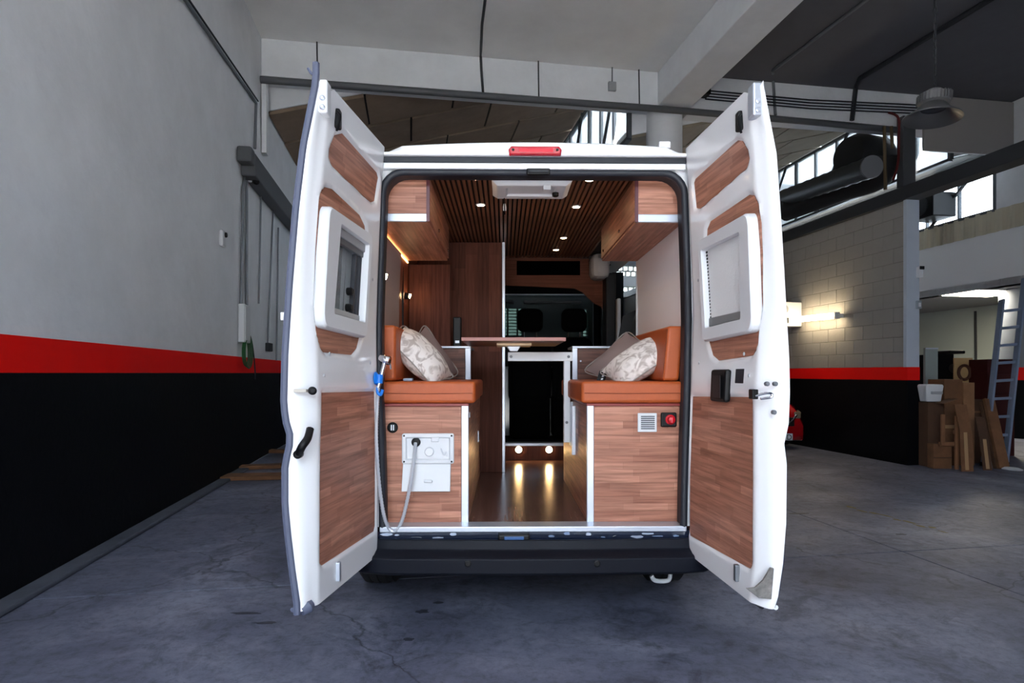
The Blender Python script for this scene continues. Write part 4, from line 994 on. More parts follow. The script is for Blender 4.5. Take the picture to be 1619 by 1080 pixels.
def make_door(key, label):
    D, Q = DOOR[key], {k: [dpx(DOOR[key], *p) for p in v] for k, v in PAN[key].items()}
    s = D['s']
    hole = Q['op'] if key == 'L' else None
    NA, NZ, NO = 56, 170, 22
    A = np.linspace(0, 1, NA)
    pts, rows = [], []
    zz = np.linspace(0, 1, NZ)
    def zmap(a, t):
        r = .09; lo = ZD0
        if a * DW < r: lo += (r - math.sqrt(max(r * r - (r - a * DW) ** 2, 0))) * .7
        hi = ZD1
        if (1 - a) * DW < .05: hi -= .03 * (1 - (1 - a) * DW / .05)
        return lo + t * (hi - lo)
    G = np.array([[(a * DW, zmap(a, t)) for a in A] for t in zz])
    flat = G.reshape(-1, 2)
    disp = np.zeros(len(flat))
    for k, dep in (('p1', .014), ('p2', .014), ('p4', .010)):
        q = sdf(flat, Q[k]); tt = np.clip((.014 - q) / .016, 0, 1); disp = np.maximum(disp, dep * tt * tt * (3 - 2 * tt))
    # pressed beads between the recesses
    disp = disp.reshape(NZ, NA)
    # rounded edges of the pressing
    ed = np.minimum(1, np.minimum(G[:, :, 0] / .02 + .0, (DW - G[:, :, 0]) / .03))
    disp += .012 * (1 - np.clip(ed, 0, 1)) ** 2
    V, F = [], []
    M = NA + 4 + NO
    for j, t in enumerate(zz):
        zi = zmap(1, t); zo = ZD0 + t * (ZD1 - ZD0); zh = zmap(0, t)
        for i, a in enumerate(A): V.append(dpt(D, a, G[j, i, 1], disp[j, i]))
        pi, po = V[-1], Vector((interp(D['xo'], zo), YO, zo))
        for k in range(1, 5):
            f = k / 5; q = pi.lerp(po, f); q.y -= .018 * math.sin(math.pi * f); V.append(q)
        th = .10 if zo < 2.0 else .10 - .05 * (zo - 2.0) / .5
        ph = Vector((interp(D['xh'], zo) + s * th, YH - .02, zo))
        for k in range(NO):
            f = k / (NO - 1); q = po.lerp(ph, f); q.x += s * .012 * math.sin(math.pi * f); V.append(q)
    hp = None
    if hole:
        hq = [(a * DW, z) for a, z in hole]
    for j in range(NZ - 1):
        for i in range(M):
            i2 = (i + 1) % M
            q = (j * M + i, j * M + i2, (j + 1) * M + i2, (j + 1) * M + i)
            if hole and (i < NA - 1 or i >= NA + 4):
                c = sum((V[x] for x in q), Vector()) / 4
                aa = (c.y - YH) / (YI - YH)
                if sdf([(aa * DW, c.z)], hole)[0] < .012: continue
            F.append(q)
    F.append(tuple(range(M))[::-1]); F.append(tuple((NZ - 1) * M + i for i in range(M)))
    mb = MB(); mb.add(V, F)
    door = lbl(mb.build('rear_door', WHITE, van, smooth=True), label)
    panel(D, Q['p1'], .008, .012, 'wood_panel', WDR, door)
    p4 = panel(D, Q['p4'], .005, .012, 'wood_panel', WDR, door)
    # the middle panel is cut into the pieces that show around the window frame
    if key == 'L':
        cen = lambda: None
    fr = Q['fr']; op = Q['op']
    fro = roundpoly(fr, .035 if False else .05, 4)
    # upper piece, lower piece and side strips
    ztop = max(z for a, z in fr) ; zbot = min(z for a, z in fr)
    zmid_t = sum(sorted([z for a, z in fr])[2:]) / 2; zmid_b = sum(sorted([z for a, z in fr])[:2]) / 2
    def cut(poly, zc, keep):
        out = []
        n = len(poly)
        for i in range(n):
            (a0, z0), (a1, z1) = poly[i], poly[(i + 1) % n]
            k0, k1 = (z0 > zc) == keep, (z1 > zc) == keep
            if k0: out.append((a0, z0))
            if k0 != k1:
                t = (zc - z0) / (z1 - z0); out.append((a0 + (a1 - a0) * t, zc))
        return out
    panel(D, cut(Q['p2'], zmid_t - .06, True), .008, .012, 'wood_panel', WDR, door)
    panel(D, cut(Q['p2'], zmid_b + .06, False), .008, .012, 'wood_panel', WDR, door)
    if key == 'R' or key == 'L':
        am = max(a for a, z in fr) - .03
        mid = cut(cut(Q['p2'], zmid_t - .06, False), zmid_b + .06, True)
        mid = [(max(a, am), z) for a, z in mid]
        panel(D, mid, .008, .012, 'wood_panel', WDR, door)
    # window frame ring
    fi = roundpoly(op, .012, 4)
    def P3(poly, d, sh=0.0):
        ca = sum(a for a, z in poly) / len(poly); cz = sum(z for a, z in poly) / len(poly)
        return [dpt(D, ca + (a - ca) * (1 - sh), cz + (z - cz) * (1 - sh), d) for a, z in poly]
    ring = [P3(fro, .012), P3(fro, -.022), P3(fro, -.032, .03), P3(fi, -.030, -.02), P3(fi, -.02), P3(fi, .05)]
    wfm = lbl(MB().loft(ring, caps=False).build('window_frame', WPLAST, door, smooth=True), 'white plastic window frame')
    if key == 'L':
        gl = MB().loft([P3(op, .03, -.02), P3(op, .034, -.02)]).build('window_pane', mat('acrylic', (225, 235, 238), .03, alpha=.18), door)
        mixp = lambda t, u: tuple(np.array(op[0]) * (1 - t) * (1 - u) + np.array(op[1]) * t * (1 - u) + np.array(op[2]) * t * u + np.array(op[3]) * (1 - t) * u)
        def qd(t0, t1, u0, u1, d, th, nm, m):
            c = [mixp(t0, u0), mixp(t1, u0), mixp(t1, u1), mixp(t0, u1)]
            return MB().loft([P3(c, d), P3(c, d + th)]).build(nm, m, door, .002)
        qd(0, 1, 0, .10, -.012, .03, 'blind_cassette', mat('blind_grey', (150, 152, 156), .5)); qd(0, 1, .10, .17, -.006, .02, 'blind_bar', mat('blind_bar_grey', (92, 94, 98), .5))
        qd(0, 1, .92, .985, -.004, .02, 'lower_blind_bar', mat('blind_bar_pale', (168, 168, 168), .5))
        qd(0, .06, .17, .93, .0, .02, 'frame_rubber', RUBBER); qd(.78, .83, .17, .93, .0, .02, 'frame_rubber', RUBBER); qd(.9, 1, .17, .93, .0, .02, 'frame_rubber', RUBBER)
        qd(0, 1, .985, 1.0, -.002, .02, 'frame_rubber', RUBBER)
        for u in (.66, .86):
            c = dpt(D, *mixp(.66, u), .012); MB().lathe(c, [(.018, 0), (.018, .02), (.012, .026)], (1, -.2, 0), 14).build('window_catch', BLACKP, door)
        # outer window surround
        oq = [dpt(D, a, z, .125) for a, z in op]
        cc = sum(oq, Vector()) / 4
        MB().loft([[cc + (p - cc) * f + Vector((x, 0, 0)) for p in oq] for f, x in ((1.3, .03), (1.3, -.02), (1.02, -.02), (1.02, .03))], caps=False).build('outer_window_rim', BLACKP, door)
    else:
        MB().loft([P3(op, -.004, -.02), P3(op, .01, -.02)]).build('roller_blind', mat('blind_fabric', (226, 228, 230), .8, bump=.3, bscale=120), door)
        mixp = lambda t, u: tuple(np.array(op[0]) * (1 - t) * (1 - u) + np.array(op[1]) * t * (1 - u) + np.array(op[2]) * t * u + np.array(op[3]) * (1 - t) * u)
        c = [mixp(0, .88), mixp(1, .90), mixp(1, 1), mixp(0, .99)]
        MB().loft([P3(c, -.014), P3(c, 0)]).build('blind_bar', mat('blind_bar_mid', (120, 122, 124), .45), door, .003)
        mbx = MB()
        for k in range(22):
            u = .03 + k * .042; q = dpt(D, *mixp(.02, u), -.006)
            mbx.obox(q, (.003, 0, 0), (0, .006, 0), (0, 0, .0045))
        tag(mbx.build('blind_perforation', BLACKP, door), kind='stuff')
    return D, Q, door
DL, QL, doorL = make_door('L', 'left rear door with shower clip and clear window')
DR, QR, doorR = make_door('R', 'right rear door with white blind and black speaker')
# trims that differ between the doors
def edge(D, d=0.0, z0=ZD0, z1=ZD1, n=50, y=YO):
    return [Vector((interp(D['xo'], z) + D['s'] * d, y, z)) for z in np.linspace(z0, z1, n)]
lbl(MB().tube(edge(DL, .006, ZD0 - .01, ZD1 + .055, y=YO + .0), .014, 8).build('edge_seal', SEALG, doorL, smooth=True), 'grey rubber edge seal')
MB().tube(spline([edge(DL, 0, z0=ZD1 + .03, z1=ZD1 + .05, n=2)[0], onY(494, 117, YO), onY(487, 108, YO)]), .006, 6).build('seal_tail', SEALG, doorL, smooth=True)
for D, dr in ((DL, doorL), (DR, doorR)):
    bot = [dpt(D, a, ZD0 + (.05 if a < .03 else .018 if a < .1 else 0) - .004, .03) for a in np.linspace(0.01, 1.02, 20)]
    MB().tube(bot, .011, 8).build('bottom_seal', RUBBER, dr, smooth=True)
    bot = [dpt(D, a, ZD0 + .0, .075) for a in np.linspace(0.06, 1.05, 12)]
    MB().tube(bot, .01, 8).build('bottom_lip', SEALG if D is DL else WHITE, dr, smooth=True)
    q = dpt(D, 1.0, 2.475, .012)
    lk = MB().box(q.x - .018, q.x + .018, q.y - .04, q.y + .02, q.z - .10, q.z + .03).build('upper_latch', WHITE if D is DL else mat('latch_steel', (190, 196, 206), .35, metal=.4), dr, .008)
    for dz in (-.045, -.08): MB().lathe((q.x, q.y - .04, q.z + dz), [(.011, 0), (.011, .005), (.006, .008)], (0, -1, 0), 12).build('screw', ALU, lk)
    q = dpt(D, .86, 2.40, -.006)
    clp = MB().box(q.x - .012, q.x + .012, q.y - .02, q.y + .02, q.z - .035, q.z + .045).build('wiring_clip', BLACKP, dr, .008)
    MB().tube(spline([q + Vector((0, -.02, .03)), q + Vector((-D['s'] * .02, -.04, -.0)), q + Vector((0, -.02, -.05))], 5), .005, 6).build('wire', BLACKP, clp)
    for a, z in ((.88, 1.36), (.15, 1.42), (.12, 1.83), (.8, 1.45)):
        MB().lathe(dpt(D, a, z, .002), [(.008, .0), (.008, .003), (.004, .005)], (-D['s'], 0, 0), 12).build('plug', mat('plug_grey', (180, 184, 190), .5), dr)
# left door: black pull handle, striker and slot on the free edge
e0 = onY(489, 684, YO - .022); e1 = onY(472, 718, YO - .035)
hd = MB().tube(spline([e0 + Vector((0, .01, .012)), e0 + Vector((0, -.02, -.02)), e0.lerp(e1, .6) + Vector((.008, -.032, 0)), e1]), .015, 10).build('pull_handle', BLACKP, doorL, smooth=True)
MB().lathe(e1, [(.017, -.01), (.017, .012), (.01, .016)], (0, -1, 0), 14).build('handle_end', BLACKP, hd)
q = onY(494, 618, YO - .02); MB().lathe(q, [(.016, -.02), (.016, .008), (.008, .012)], (.4, -1, 0), 14).build('striker', BLACKP, doorL)
q = onY(476, 618, YO - .018); MB().box(q.x - .028, q.x + .02, q.y - .004, q.y + .02, q.z - .006, q.z + .006).build('edge_slot', mat('slot_beige', (196, 190, 180), .5), doorL, .002)
q = onY(448, 500, YO + .01)
MB().box(q.x - .012, q.x + .008, q.y, q.y + .03, q.z - .016, q.z + .016).build('edge_bracket', WHITE, doorL, .003)
q = dpt(DL, .72, .50, -.004); MB().box(q.x - .01, q.x + .01, q.y - .012, q.y + .012, q.z - .01, q.z + .07).build('lower_catch', ALU, doorL, .004)
q = dpt(DL, 1.0, .47, .02); MB().lathe(q, [(.02, 0), (.03, .02), (.02, .05)], (-.7, -1, -.5), 12).build('corner_stop', SEALG, doorL, smooth=True)
# right door: speaker, square pocket, lock, screws, worn corner
ac, zc = dpx(DR, 1138, 609)
def door_box(D, px0, py0, px1, py1, dep, name, m, parent, bevel=.012):
    a0, z0 = dpx(D, px0, py1); a1, z1 = dpx(D, px1, py0)
    c = [dpt(D, a, z, .004) for a, z in ((a0, z0), (a1, z0), (a1, z1), (a0, z1))]
    return MB().prism(c, (-D['s'] * dep, 0, 0)).build(name, m, parent, bevel)
spk = lbl(door_box(DR, 1130, 584, 1157, 634, .03, 'speaker', BLACKP, doorR), 'black door speaker box')
q = dpt(DR, ac + .05, zc - .005, -.029); MB().box(q.x - .003, q.x + .0, q.y - .05, q.y + .05, q.z - .05, q.z + .05).build('speaker_grille', mat('speaker_mesh', (30, 30, 33), .6, bump=.5, bscale=400), spk, .004)
lbl(door_box(DR, 1162, 583, 1177, 606, .006, 'pocket', RUBBER, doorR, .003), 'small black square pocket')
q = onY(1202, 624, YO - .03)
lk = MB().box(q.x - .03, q.x - .006, q.y - .0, q.y + .04, q.z - .018, q.z + .02).build('door_lock', BLACKP, doorR, .004)
MB().tube(spline([q + Vector((-.02, -.002, -.006)), q + Vector((.012, -.006, .004)), q + Vector((.04, -.004, .004)), q + Vector((.04, -.004, -.01)), q + Vector((.0, -.002, -.016))], 5), .005, 8).build('lock_bolt', CHROME, lk, smooth=True)
for px, py in ((1213, 607), (1226, 607), (1224, 652)):
    q = onY(px, py, YO - .018); MB().lathe(q, [(.009, -.01), (.009, .004), (.005, .008)], (0, -1, 0), 12).build('screw', GALV, doorR)
cg = [onY(x, y, YO - .016) for x, y in ((1219, 898), (1224, 899), (1220, 948), (1200, 946), (1180, 931), (1194, 930), (1207, 918))]
lbl(MB().prism(cg, (0, .012, 0)).build('corner_gusset', mat('dirty_steel', (120, 116, 112), .6, var=.5, vscale=30), doorR, .002), 'grimy corner gusset')
q = dpt(DR, .80, .50, -.004); MB().box(q.x - .01, q.x + .01, q.y - .012, q.y + .012, q.z - .0, q.z + .07).build('lower_catch', mat('catch_grey', (120, 124, 130), .4, metal=.6), doorR, .004)
MB().tube(edge(DR, .004, ZD0, .66, 12, YO + .02), .008, 6).build('edge_seal', mat('dark_blue_seal', (40, 42, 70), .5), doorR, smooth=True)

# ================================================================== VAN FURNITURE
YB = 3.18
# ---- left seat bench
bl_ = thing('bench_cabinet', 'wood bench cabinet on the left with white shower socket', 'cabinet', (-.44, 3.9, ZF), 'bench cabinets')
bx('front_panel', WX, bl_, -.68, -.224, YB, YB + .02, ZF, 1.195)
lbl(bx('corner_strip', ALU, bl_, -.224, -.186, YB - .004, YB + .03, ZF, 1.2), 'bright metal corner strip')
bx('side_panel', WY, bl_, -.204, -.188, YB + .03, 4.77, ZF, 1.195)
bx('top_board', mat('red_brown_edge', (128, 36, 34), .4), bl_, -.68, -.184, YB - .004, 4.29, 1.196, 1.211)
q = onX(763, 690, -.188)
for (z, zz) in ((1.13, 1.16),): bx('hinge', ALU, bl_, -.189, -.183, 3.26, 3.30, z, zz, .002)
bx('door_catch', ALU, bl_, -.189, -.178, 4.3, 4.34, .88, .96, .003)
# black round socket
q = onY(621, 676, YB)
sk = MB().lathe(q, [(.0, 0), (.028, 0), (.028, .008), (.022, .012), (.02, .006), (0, .006)], (0, -1, 0), 24).build('power_socket', BLACKP, bl_, smooth=True)
MB().box(q.x - .008, q.x - .003, q.y - .012, q.y - .005, q.z - .014, q.z + .014).build('socket_pin', ALU, sk)
MB().box(q.x + .003, q.x + .008, q.y - .012, q.y - .005, q.z - .014, q.z + .014).build('socket_pin', ALU, sk)
# outside shower box
a, b = onY(636, 733, YB), onY(718, 685, YB)
ring = lambda i, y: [Vector((x, y, z)) for x, z in roundpoly([(a.x + i, a.z + i), (b.x - i, a.z + i), (b.x - i, b.z - i), (a.x + i, b.z - i)], .012 - min(i, .02) * .4)]
sbx = MB().loft([ring(0, YB), ring(0, YB - .012), ring(.004, YB - .016), ring(.02, YB - .016), ring(.026, YB - .004)]).build('shower_box', WPLAST, bl_, smooth=True)
lbl(sbx, 'white outside shower box')
for x in (a.x + .012, b.x - .012):
    for z in (a.z + .012, b.z - .012): MB().lathe((x, YB - .016, z), [(.005, 0), (.005, .002)], (0, -1, 0), 10).build('screw', BLACKP, sbx)
q = onY(658, 699, YB); MB().lathe(q + Vector((0, -.005, 0)), [(.024, 0), (.024, .004), (.016, .007)], (0, -1, 0), 20).build('hose_port', BLACKP, sbx)
q = onY(679, 714, YB); MB().lathe(q + Vector((0, -.004, 0)), [(.024, 0), (.024, .012), (.02, .016)], (0, -1, 0), 24).build('mixer_knob', mat('pale_knob', (214, 216, 222), .3), sbx, smooth=True)
q = onY(688, 695, YB); MB().box(q.x - .02, q.x + .02, q.y - .012, q.y, q.z - .012, q.z + .012).build('key_lock', MATS['pale_knob'], sbx, .004)
q = onY(702, 715, YB); MB().tube(spline([q + Vector((-.015, -.008, .02)), q + Vector((0, -.012, -.015)), q + Vector((.012, -.008, .0)), q + Vector((.016, -.008, -.02))], 5), .004, 6).build('hook', MATS['pale_knob'], sbx, smooth=True)
c, d = onY(635, 777, YB - .02), onY(712, 733, YB - .014)
fp = MB().add([(c.x + .0, YB - .03, c.z), (d.x, YB - .03, c.z), (d.x + .002, YB - .006, d.z), (c.x + .004, YB - .006, d.z), (c.x, YB - .022, c.z), (d.x, YB - .022, c.z), (d.x + .002, YB + .0, d.z), (c.x + .004, YB + .0, d.z)], [(0, 1, 2, 3), (4, 7, 6, 5), (0, 4, 5, 1), (1, 5, 6, 2), (2, 6, 7, 3), (3, 7, 4, 0)]).build('flap', WPLAST, sbx, .003)
q = onY(677, 761, YB - .03); MB().box(q.x - .022, q.x + .022, q.y - .008, q.y + .004, q.z - .006, q.z + .006).build('flap_catch', MATS['pale_knob'], sbx, .003)
# ---- right seat bench
br_ = thing('bench_cabinet', 'wood bench cabinet on the right with vent grille and red isolator', 'cabinet', (.7, 3.8, ZF), 'bench cabinets')
bx('front_panel', WX, br_, .472, .945, YB, YB + .02, ZF, 1.195)
lbl(bx('corner_strip', ALU, br_, .435, .472, YB - .004, YB + .03, ZF, 1.2), 'bright metal corner strip')
bx('side_panel', WY, br_, .437, .453, YB + .03, 4.45, ZF, 1.195)
bx('top_board', MATS['red_brown_edge'], br_, .433, .945, YB - .004, 4.29, 1.196, 1.211)
a, b = onY(1008, 683, YB), onY(1038, 653, YB)
vg_ = MB().box(a.x, b.x, YB - .008, YB, a.z, b.z).build('vent_grille', WPLAST, br_, .003); lbl(vg_, 'square white vent grille')
for k in range(7):
    z = a.z + .018 + k * (b.z - a.z - .036) / 6
    MB().box(a.x + .016, b.x - .012, YB - .0105, YB - .008, z - .003, z + .003).build('vent_slot', mat('slot_grey', (86, 90, 98), .6), vg_)
a, b = onY(1044, 675, YB), onY(1069, 652, YB)
iso = lbl(MB().box(a.x, b.x, YB - .018, YB, a.z, b.z).build('battery_isolator', BLACKP, br_, .008), 'black battery switch with red knob')
q = onY(1058, 663, YB)
MB().lathe(q + Vector((0, -.018, 0)), [(.026, 0), (.026, .008), (.018, .012), (.016, .03), (.008, .034)], (0, -1, 0), 20).build('red_knob', mat('red_plastic', (196, 16, 32), .3), iso, smooth=True)
bx('knob_grip', mat('pink_plastic', (232, 90, 100), .3), iso, q.x - .004, q.x + .004, q.y - .056, q.y - .03, q.z - .014, q.z + .014, .002)
# ---- low cabinets at the far end of the benches
lc_ = thing('end_cabinet', 'low wood cabinet with metal edges behind the left bench', 'cabinet', (-.45, 4.5, ZF), 'low end cabinets')
bx('body', wood('dark_oak', 'x', 'z', (128, 84, 70), (104, 66, 54), (70, 44, 36)), lc_, -.69, -.276, 4.31, 4.76, ZF, 1.545)
bx('edge_strip', ALU, lc_, -.276, -.236, 4.30, 4.34, ZF, 1.55)
bx('top_trim', ALU, lc_, -.69, -.236, 4.295, 4.76, 1.546, 1.562)
rc_ = thing('end_cabinet', 'low wood cabinet with metal edges behind the right bench', 'cabinet', (.7, 4.45, ZF), 'low end cabinets')
bx('body', MATS['dark_oak'], rc_, .522, .95, 4.31, 4.6, ZF, 1.545)
bx('edge_strip', ALU, rc_, .484, .522, 4.30, 4.34, ZF, 1.55)
bx('top_trim', ALU, rc_, .484, .95, 4.295, 4.6, 1.546, 1.562)
q = onY(918, 571, 4.305); MB().lathe(q, [(.006, 0), (.006, .008)], (0, -1, 0), 10).build('knob', ALU, rc_)
# back board above the left end cabinet, tall wardrobe
tag(bx('back_board', WD, None, -.69, -.39, 4.40, 4.43, 1.563, 2.158), 'dark vertical wood board behind the left pillows', 'board')
wd = thing('tall_wardrobe', 'tall dark wood wardrobe with white metal edge pole', 'wardrobe', (-.2, 5.1, ZF))
bx('body', WD, wd, -.69, -.016, 4.80, 5.42, ZF, 2.405)
lbl(bx('edge_pole', ALU, wd, -.016, .008, 4.785, 4.815, ZF, 2.405), 'white metal edge pole')
# ---- overhead cupboards
for nm, x0, x1, lab, kz in (('L', -.69, -.402, 'overhead wood cupboard with metal edge strip at upper left', -.40), ('R', .698, .95, 'overhead wood cupboard with metal edge strip at upper right', .70)):
    oc = thing('overhead_cupboard', lab, 'cupboard', ((x0 + x1) / 2, 3.75, 2.165), 'overhead cupboards')
    bx('end_panel', WX, oc, x0, x1, 3.195, 3.212, 2.21, 2.405)
    lbl(bx('edge_strip', ALU, oc, x0, x1, 3.192, 3.212, 2.168, 2.21), 'bright metal edge strip')
    bx('bottom_board', WY, oc, x0, x1, 3.213, 4.31, 2.168, 2.182)
    d_ = bx('door', WY, oc, kz - .008, kz + .008, 3.215, 4.31, 2.184, 2.403)
    bx('edge_band', mat('plum_edge', (88, 34, 44), .4), oc, kz - .009, kz + .009, 3.19, 3.2, 2.168, 2.404, .001)
    for y in (3.62, 4.2): MB().lathe((kz, y, 2.22), [(.009, 0), (.011, .012), (.006, .016)], (1 if nm == 'L' else -1, 0, 0), 12).build('knob', CHROME, d_)
# ---- cushions
def soft_box(name, x0, x1, y0, y1, z0, z1, lab, bev=.018, lean=0.0, cat='cushion', group=None):
    t = thing(name, lab, cat, ((x0 + x1) / 2, (y0 + y1) / 2, z0), group)
    mb = MB().box(x0, x1, y0, y1, z0, z1)
    if lean: mb.v = [(x + lean * (z - z0), y, z) for x, y, z in mb.v]
    mb.build('cover', LEATHER, t, bev, True, 4)
    return t
SEAM = mat('leather_seam', (120, 50, 20), .6)
c = soft_box('seat_cushion', -.675, -.15, YB - .012, 4.28, 1.212, 1.326, 'orange leather seat cushion on the left bench', group='seat cushions')
MB().tube([(-.67, YB - .013, 1.265), (-.40, YB - .0125, 1.262), (-.165, YB - .0135, 1.265)], .002, 6).build('seam', SEAM, c)
c = soft_box('seat_cushion', .405, .948, YB - .012, 4.28, 1.212, 1.326, 'orange leather seat cushion on the right bench', group='seat cushions')
MB().tube([(.42, YB - .0135, 1.265), (.65, YB - .0125, 1.263), (.94, YB - .013, 1.265)], .002, 6).build('seam', SEAM, c)
c = soft_box('back_cushion', XL + .01, XL + .125, 3.22, 4.2, 1.328, 1.625, 'orange leather back cushion along the left wall', group='back cushions')
MB().tube([(XL + .06, 3.222, 1.34), (XL + .06, 3.218, 1.48), (XL + .06, 3.222, 1.61)], .002, 6).build('seam', SEAM, c)
c = soft_box('back_cushion', .845, .935, 3.22, 4.25, 1.328, 1.622, 'orange leather back cushion leaning along the right wall', lean=.1, group='back cushions')
MB().tube([(.848, 3.23, 1.345), (.875, 3.23, 1.605)], .0025, 6).build('seam', SEAM, c)
def pillow(name, c, w, h, t, X, Z, m, lab, group='scatter pillows'):
    """X: width direction, Z: height direction"""
    X, Z = Vector(X).normalized(), Vector(Z).normalized(); Z = (Z - X * Z.dot(X)).normalized(); Nn = X.cross(Z); c = Vector(c)
    n = 22; mb = MB(); top, bot = [], []
    rnd = random.Random(hash(lab) % 97)
    for sgn, L in ((1, top), (-1, bot)):
        vs = []
        for j in range(n + 1):
            for i in range(n + 1):
                u, v = 2 * i / n - 1, 2 * j / n - 1
                pin = 1 - .07 * (1 - v * v) * abs(u) ** 2 ; pin2 = 1 - .07 * (1 - u * u) * abs(v) ** 2
                th = t * (max(0, 1 - abs(u) ** 2.6) ** .75) * (max(0, 1 - abs(v) ** 2.6) ** .75) * (1 + .06 * math.sin(5 * u + 3 * v) * math.cos(4 * v - u))
                vs.append(c + X * (w / 2 * u * pin) + Z * (h / 2 * v * pin2) + Nn * (sgn * th / 2))
        mb.add(vs, [(j * (n + 1) + i, j * (n + 1) + i + 1, (j + 1) * (n + 1) + i + 1, (j + 1) * (n + 1) + i) for j in range(n) for i in range(n)])
    th_ = thing(name, lab, 'pillow', c - Vector((0, 0, h / 2)), group)
    mb.build('cover', m, th_, smooth=True)
    per = [c + X * (w / 2 * u) + Z * (h / 2 * v) for u, v in ((-.99, -.99), (0, -.925), (.99, -.99), (.925, 0), (.99, .99), (0, .925), (-.99, .99), (-.925, 0), (-.99, -.99))]
    MB().tube(spline(per, 5), .004, 6).build('piping', mat('pillow_piping', (150, 142, 136), .8), th_, smooth=True)
    return th_
def leafy():
    m = mat('leaf_print_fabric', (222, 216, 210), .85, bump=.1, bscale=300); nt = m.node_tree; b = nt.nodes['Principled BSDF']
    N, K = nt.nodes.new, nt.links.new
    tc = N('ShaderNodeTexCoord'); w = N('ShaderNodeTexNoise'); w.inputs['Scale'].default_value = 13; w.inputs['Distortion'].default_value = 2.2; w.inputs['Detail'].default_value = 1.0
    K(tc.outputs['Object'], w.inputs['Vector'])
    r = N('ShaderNodeValToRGB'); r.color_ramp.elements[0].position = .36; r.color_ramp.elements[1].position = .52
    r.color_ramp.elements[0].color = srgb(176, 166, 160); r.color_ramp.elements[1].color = srgb(226, 220, 216)
    K(w.outputs['Fac'], r.inputs['Fac']); K(r.outputs['Color'], b.inputs['Base Color'])
    return m
LEAF = leafy(); GREYF = mat('mauve_grey_fabric', (142, 124, 122), .9, bump=.15, bscale=350)
# left: patterned pillow leaning on the back cushion, grey one behind
pc_ = onY(664, 563, 3.5)
pillow('scatter_pillow', pc_, .41, .30, .17, (.70, .0, -.72), (.2, .95, .28), LEAF, 'leaf-print pillow leaning on the left back cushion')
pc_ = onY(684, 567, 3.85)
pillow('scatter_pillow', pc_ + Vector((-.0, 0, .0)), .37, .34, .11, (.55, .2, -.80), (.3, .85, .3), GREYF, 'plain mauve-grey pillow behind the left leaf-print pillow')
pc_ = onY(1010, 571, 3.52)
pillow('scatter_pillow', pc_, .40, .31, .16, (.83, .0, .55), (-.18, .9, .36), LEAF, 'leaf-print pillow leaning on the right back cushion')
pc_ = onY(981, 568, 3.85)
pg = pillow('scatter_pillow', pc_, .38, .34, .11, (.70, .1, .62), (-.3, .8, .4), GREYF, 'mauve-grey pillow with black patch behind the right leaf-print pillow')
q = onY(952, 594, 3.66)
pt_ = lbl(MB().obox(q, Vector((.026, 0, .006)), (.002, .004, 0), Vector((.010, 0, .036))).build('patch', BLACKP, pg, .002), 'black patch with small squares')
for k in range(3):
    MB().obox(q + Vector((-.002 + .006 * k, -.007, -.02 + .018 * k)), (.006, 0, .001), (0, .001, 0), (.001, 0, .005)).build('patch_mark', WPLAST, pt_)
q = onY(645, 599, 3.3)
tag(MB().box(q.x - .026, q.x + .026, 3.29, 3.33, 1.3265, 1.342).build('small_remote', mat('pale_blue_plastic', (160, 174, 196), .4), None, .005), 'small pale blue remote lying on the left seat cushion', 'remote')
# ---- speaker and black screen on the end cabinets
a, b = onY(715, 545, 4.4), onY(728, 500, 4.4)
spk2 = thing('bluetooth_speaker', 'slim black speaker standing on the left end cabinet', 'speaker', (a.x / 2 + b.x / 2, 4.45, 1.562))
bx('case', BLACKP, spk2, a.x, b.x, 4.46, 4.54, 1.5625, b.z, .008)
bx('badge', ALU, spk2, a.x + .015, b.x - .012, 4.456, 4.46, 1.59, 1.61, .002)
sc_ = thing('black_screen', 'thin black screen leaning at the open side door', 'screen', (.87, 4.48, 1.562))
P_ = [onY(x, y, 4.5) for x, y in ((975, 551), (989, 551), (1006, 490), (985, 499))]
MB().prism(P_, (.004, .02, 0)).build('panel', BLACKP, sc_, .003)
MB().prism([p + Vector((0, .02, 0)) for p in P_], (.002, .004, 0)).build('back_cover', DARKCAB, sc_, .002)
# ---- swivel table
tb_ = thing('swivel_table', 'small walnut table on a white metal swivel arm', 'table', (.40, 3.87, .92))
ZTb = 1.558
lbl(bx('table_top', WT, tb_, -.25, .362, 3.55, 4.26, ZTb, ZTb + .022, .004), 'walnut table top')
bx('top_edge', mat('rose_edge', (160, 104, 96), .4), tb_, -.25, .362, 3.546, 3.55, ZTb + .001, ZTb + .021, .001)
q0, q1 = onY(785, 546, 3.80), onY(840, 546, 3.80)
bx('mount_plate', mat('pale_bracket', (206, 178, 140), .4, metal=.3), tb_, q0.x, q1.x, 3.76, 3.95, ZTb - .018, ZTb - .001)
qc = onY(812, 552, 3.84)
MB().loft([[Vector((qc.x + x, y, z)) for y in (3.82, 3.9) for x in ((-w, w) if y == 3.82 else (w, -w))] for z, w in ((ZTb - .018, .045), (ZTb - .05, .024))]).build('mount_cone', ALU, tb_, .003)
a, b = onY(803, 571, 3.87), onY(905, 557, 3.87)
arm = bx('swivel_arm', WPLAST, tb_, a.x, b.x, 3.845, 3.895, a.z, b.z, .003)
for px in (808, 899):
    q = onY(px, 564, 3.845); MB().lathe(q, [(.009, 0), (.009, .004), (.004, .006)], (0, -1, 0), 14).build('bolt', GALV, arm)
a, b = onY(891, 699, 3.87), onY(901, 571, 3.87)
colm = bx('column', WPLAST, tb_, a.x, b.x, 3.845, 3.895, a.z, b.z, .003)
q = onY(896, 668, 3.845); MB().lathe(q, [(.009, 0), (.009, .004), (.004, .006)], (0, -1, 0), 14).build('bolt', GALV, colm)
bx('clamp_plate', ALU, tb_, b.x, .437, 3.83, 3.90, a.z - .02, 1.19, .002)
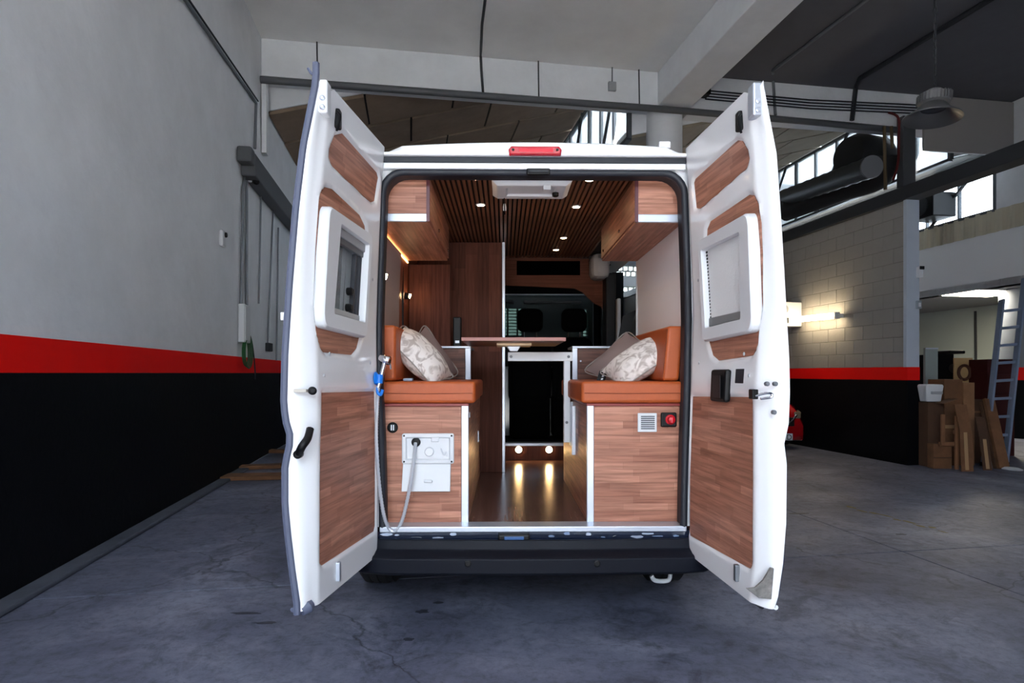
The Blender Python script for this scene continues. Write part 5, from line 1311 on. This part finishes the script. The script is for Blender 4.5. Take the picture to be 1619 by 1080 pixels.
bx('rail', ALU, tb_, .415, .437, 3.70, 3.73, a.z - .06, 1.17, .002)

# ---- hand shower on the left door
BLUE = mat('blue_plastic', (20, 120, 220), .35)
a_, z_ = dpx(DL, 592, 598)
hp_ = dpt(DL, a_, z_, -.002)
hl = thing('shower_holder', 'bright blue clip holder on the left rear door', 'holder', hp_)
MB().lathe(hp_, [(.03, 0), (.034, .006), (.02, .016), (.012, .03)], (1, 0, 0), 20).build('suction_cup', BLUE, hl, smooth=True)
tip = onY(601, 600, hp_.y)
MB().beam(hp_ + Vector((.025, 0, 0)), tip + Vector((.01, 0, -.0)), .03, .03).build('arm', BLUE, hl, .006)
MB().tube([onY(600, 592, hp_.y), onY(599, 606, hp_.y)], .02, 14).build('clamp', BLUE, hl, smooth=True)
MB().tube(spline([onY(598, 606, hp_.y), onY(597, 620, hp_.y), onY(602, 624, hp_.y), onY(605, 616, hp_.y)], 6), .008, 8).build('hook', BLUE, hl, smooth=True)
hs = thing('hand_shower', 'chrome hand shower with silver hose clipped to the left door', 'shower', onY(604, 600, hp_.y - .0))
yy = hp_.y - .0
MB().tube(spline([onY(598, 612, yy), onY(602, 598, yy), onY(607, 578, yy), onY(609, 570, yy)], 5), .011, 12).build('handle', CHROME, hs, smooth=True)
MB().lathe(onY(609, 568, yy), [(.0, -.03), (.014, -.03), (.02, -.012), (.022, .02), (.018, .026), (0, .026)], (1, -.25, -.35), 18).build('head', CHROME, hs, smooth=True)
MB().lathe(onY(613, 571, yy), [(.019, 0), (.019, .01), (.01, .012)], (1, -.25, -.35), 18).build('spray_face', BLACKP, hs)
MB().tube([onY(617, 575, yy), onY(618, 584, yy)], .004, 6).build('trigger', CHROME, hs)
hose = spline([onY(598, 612, yy), onY(596, 650, yy + .01), onY(595, 700, 2.98), onY(600, 770, 3.02), onY(609, 822, 3.05), onY(622, 840, 3.08), onY(636, 822, 3.09), onY(648, 770, 3.10), onY(654, 730, 3.13), onY(657, 700, 3.17)], 22)
MB().tube(hose, [.0098 if i % 2 else .0082 for i in range(len(hose))], 8).build('hose', mat('steel_hose', (206, 210, 218), .35, metal=.5), hs, smooth=True)
q = onY(611, 849, 3.06)
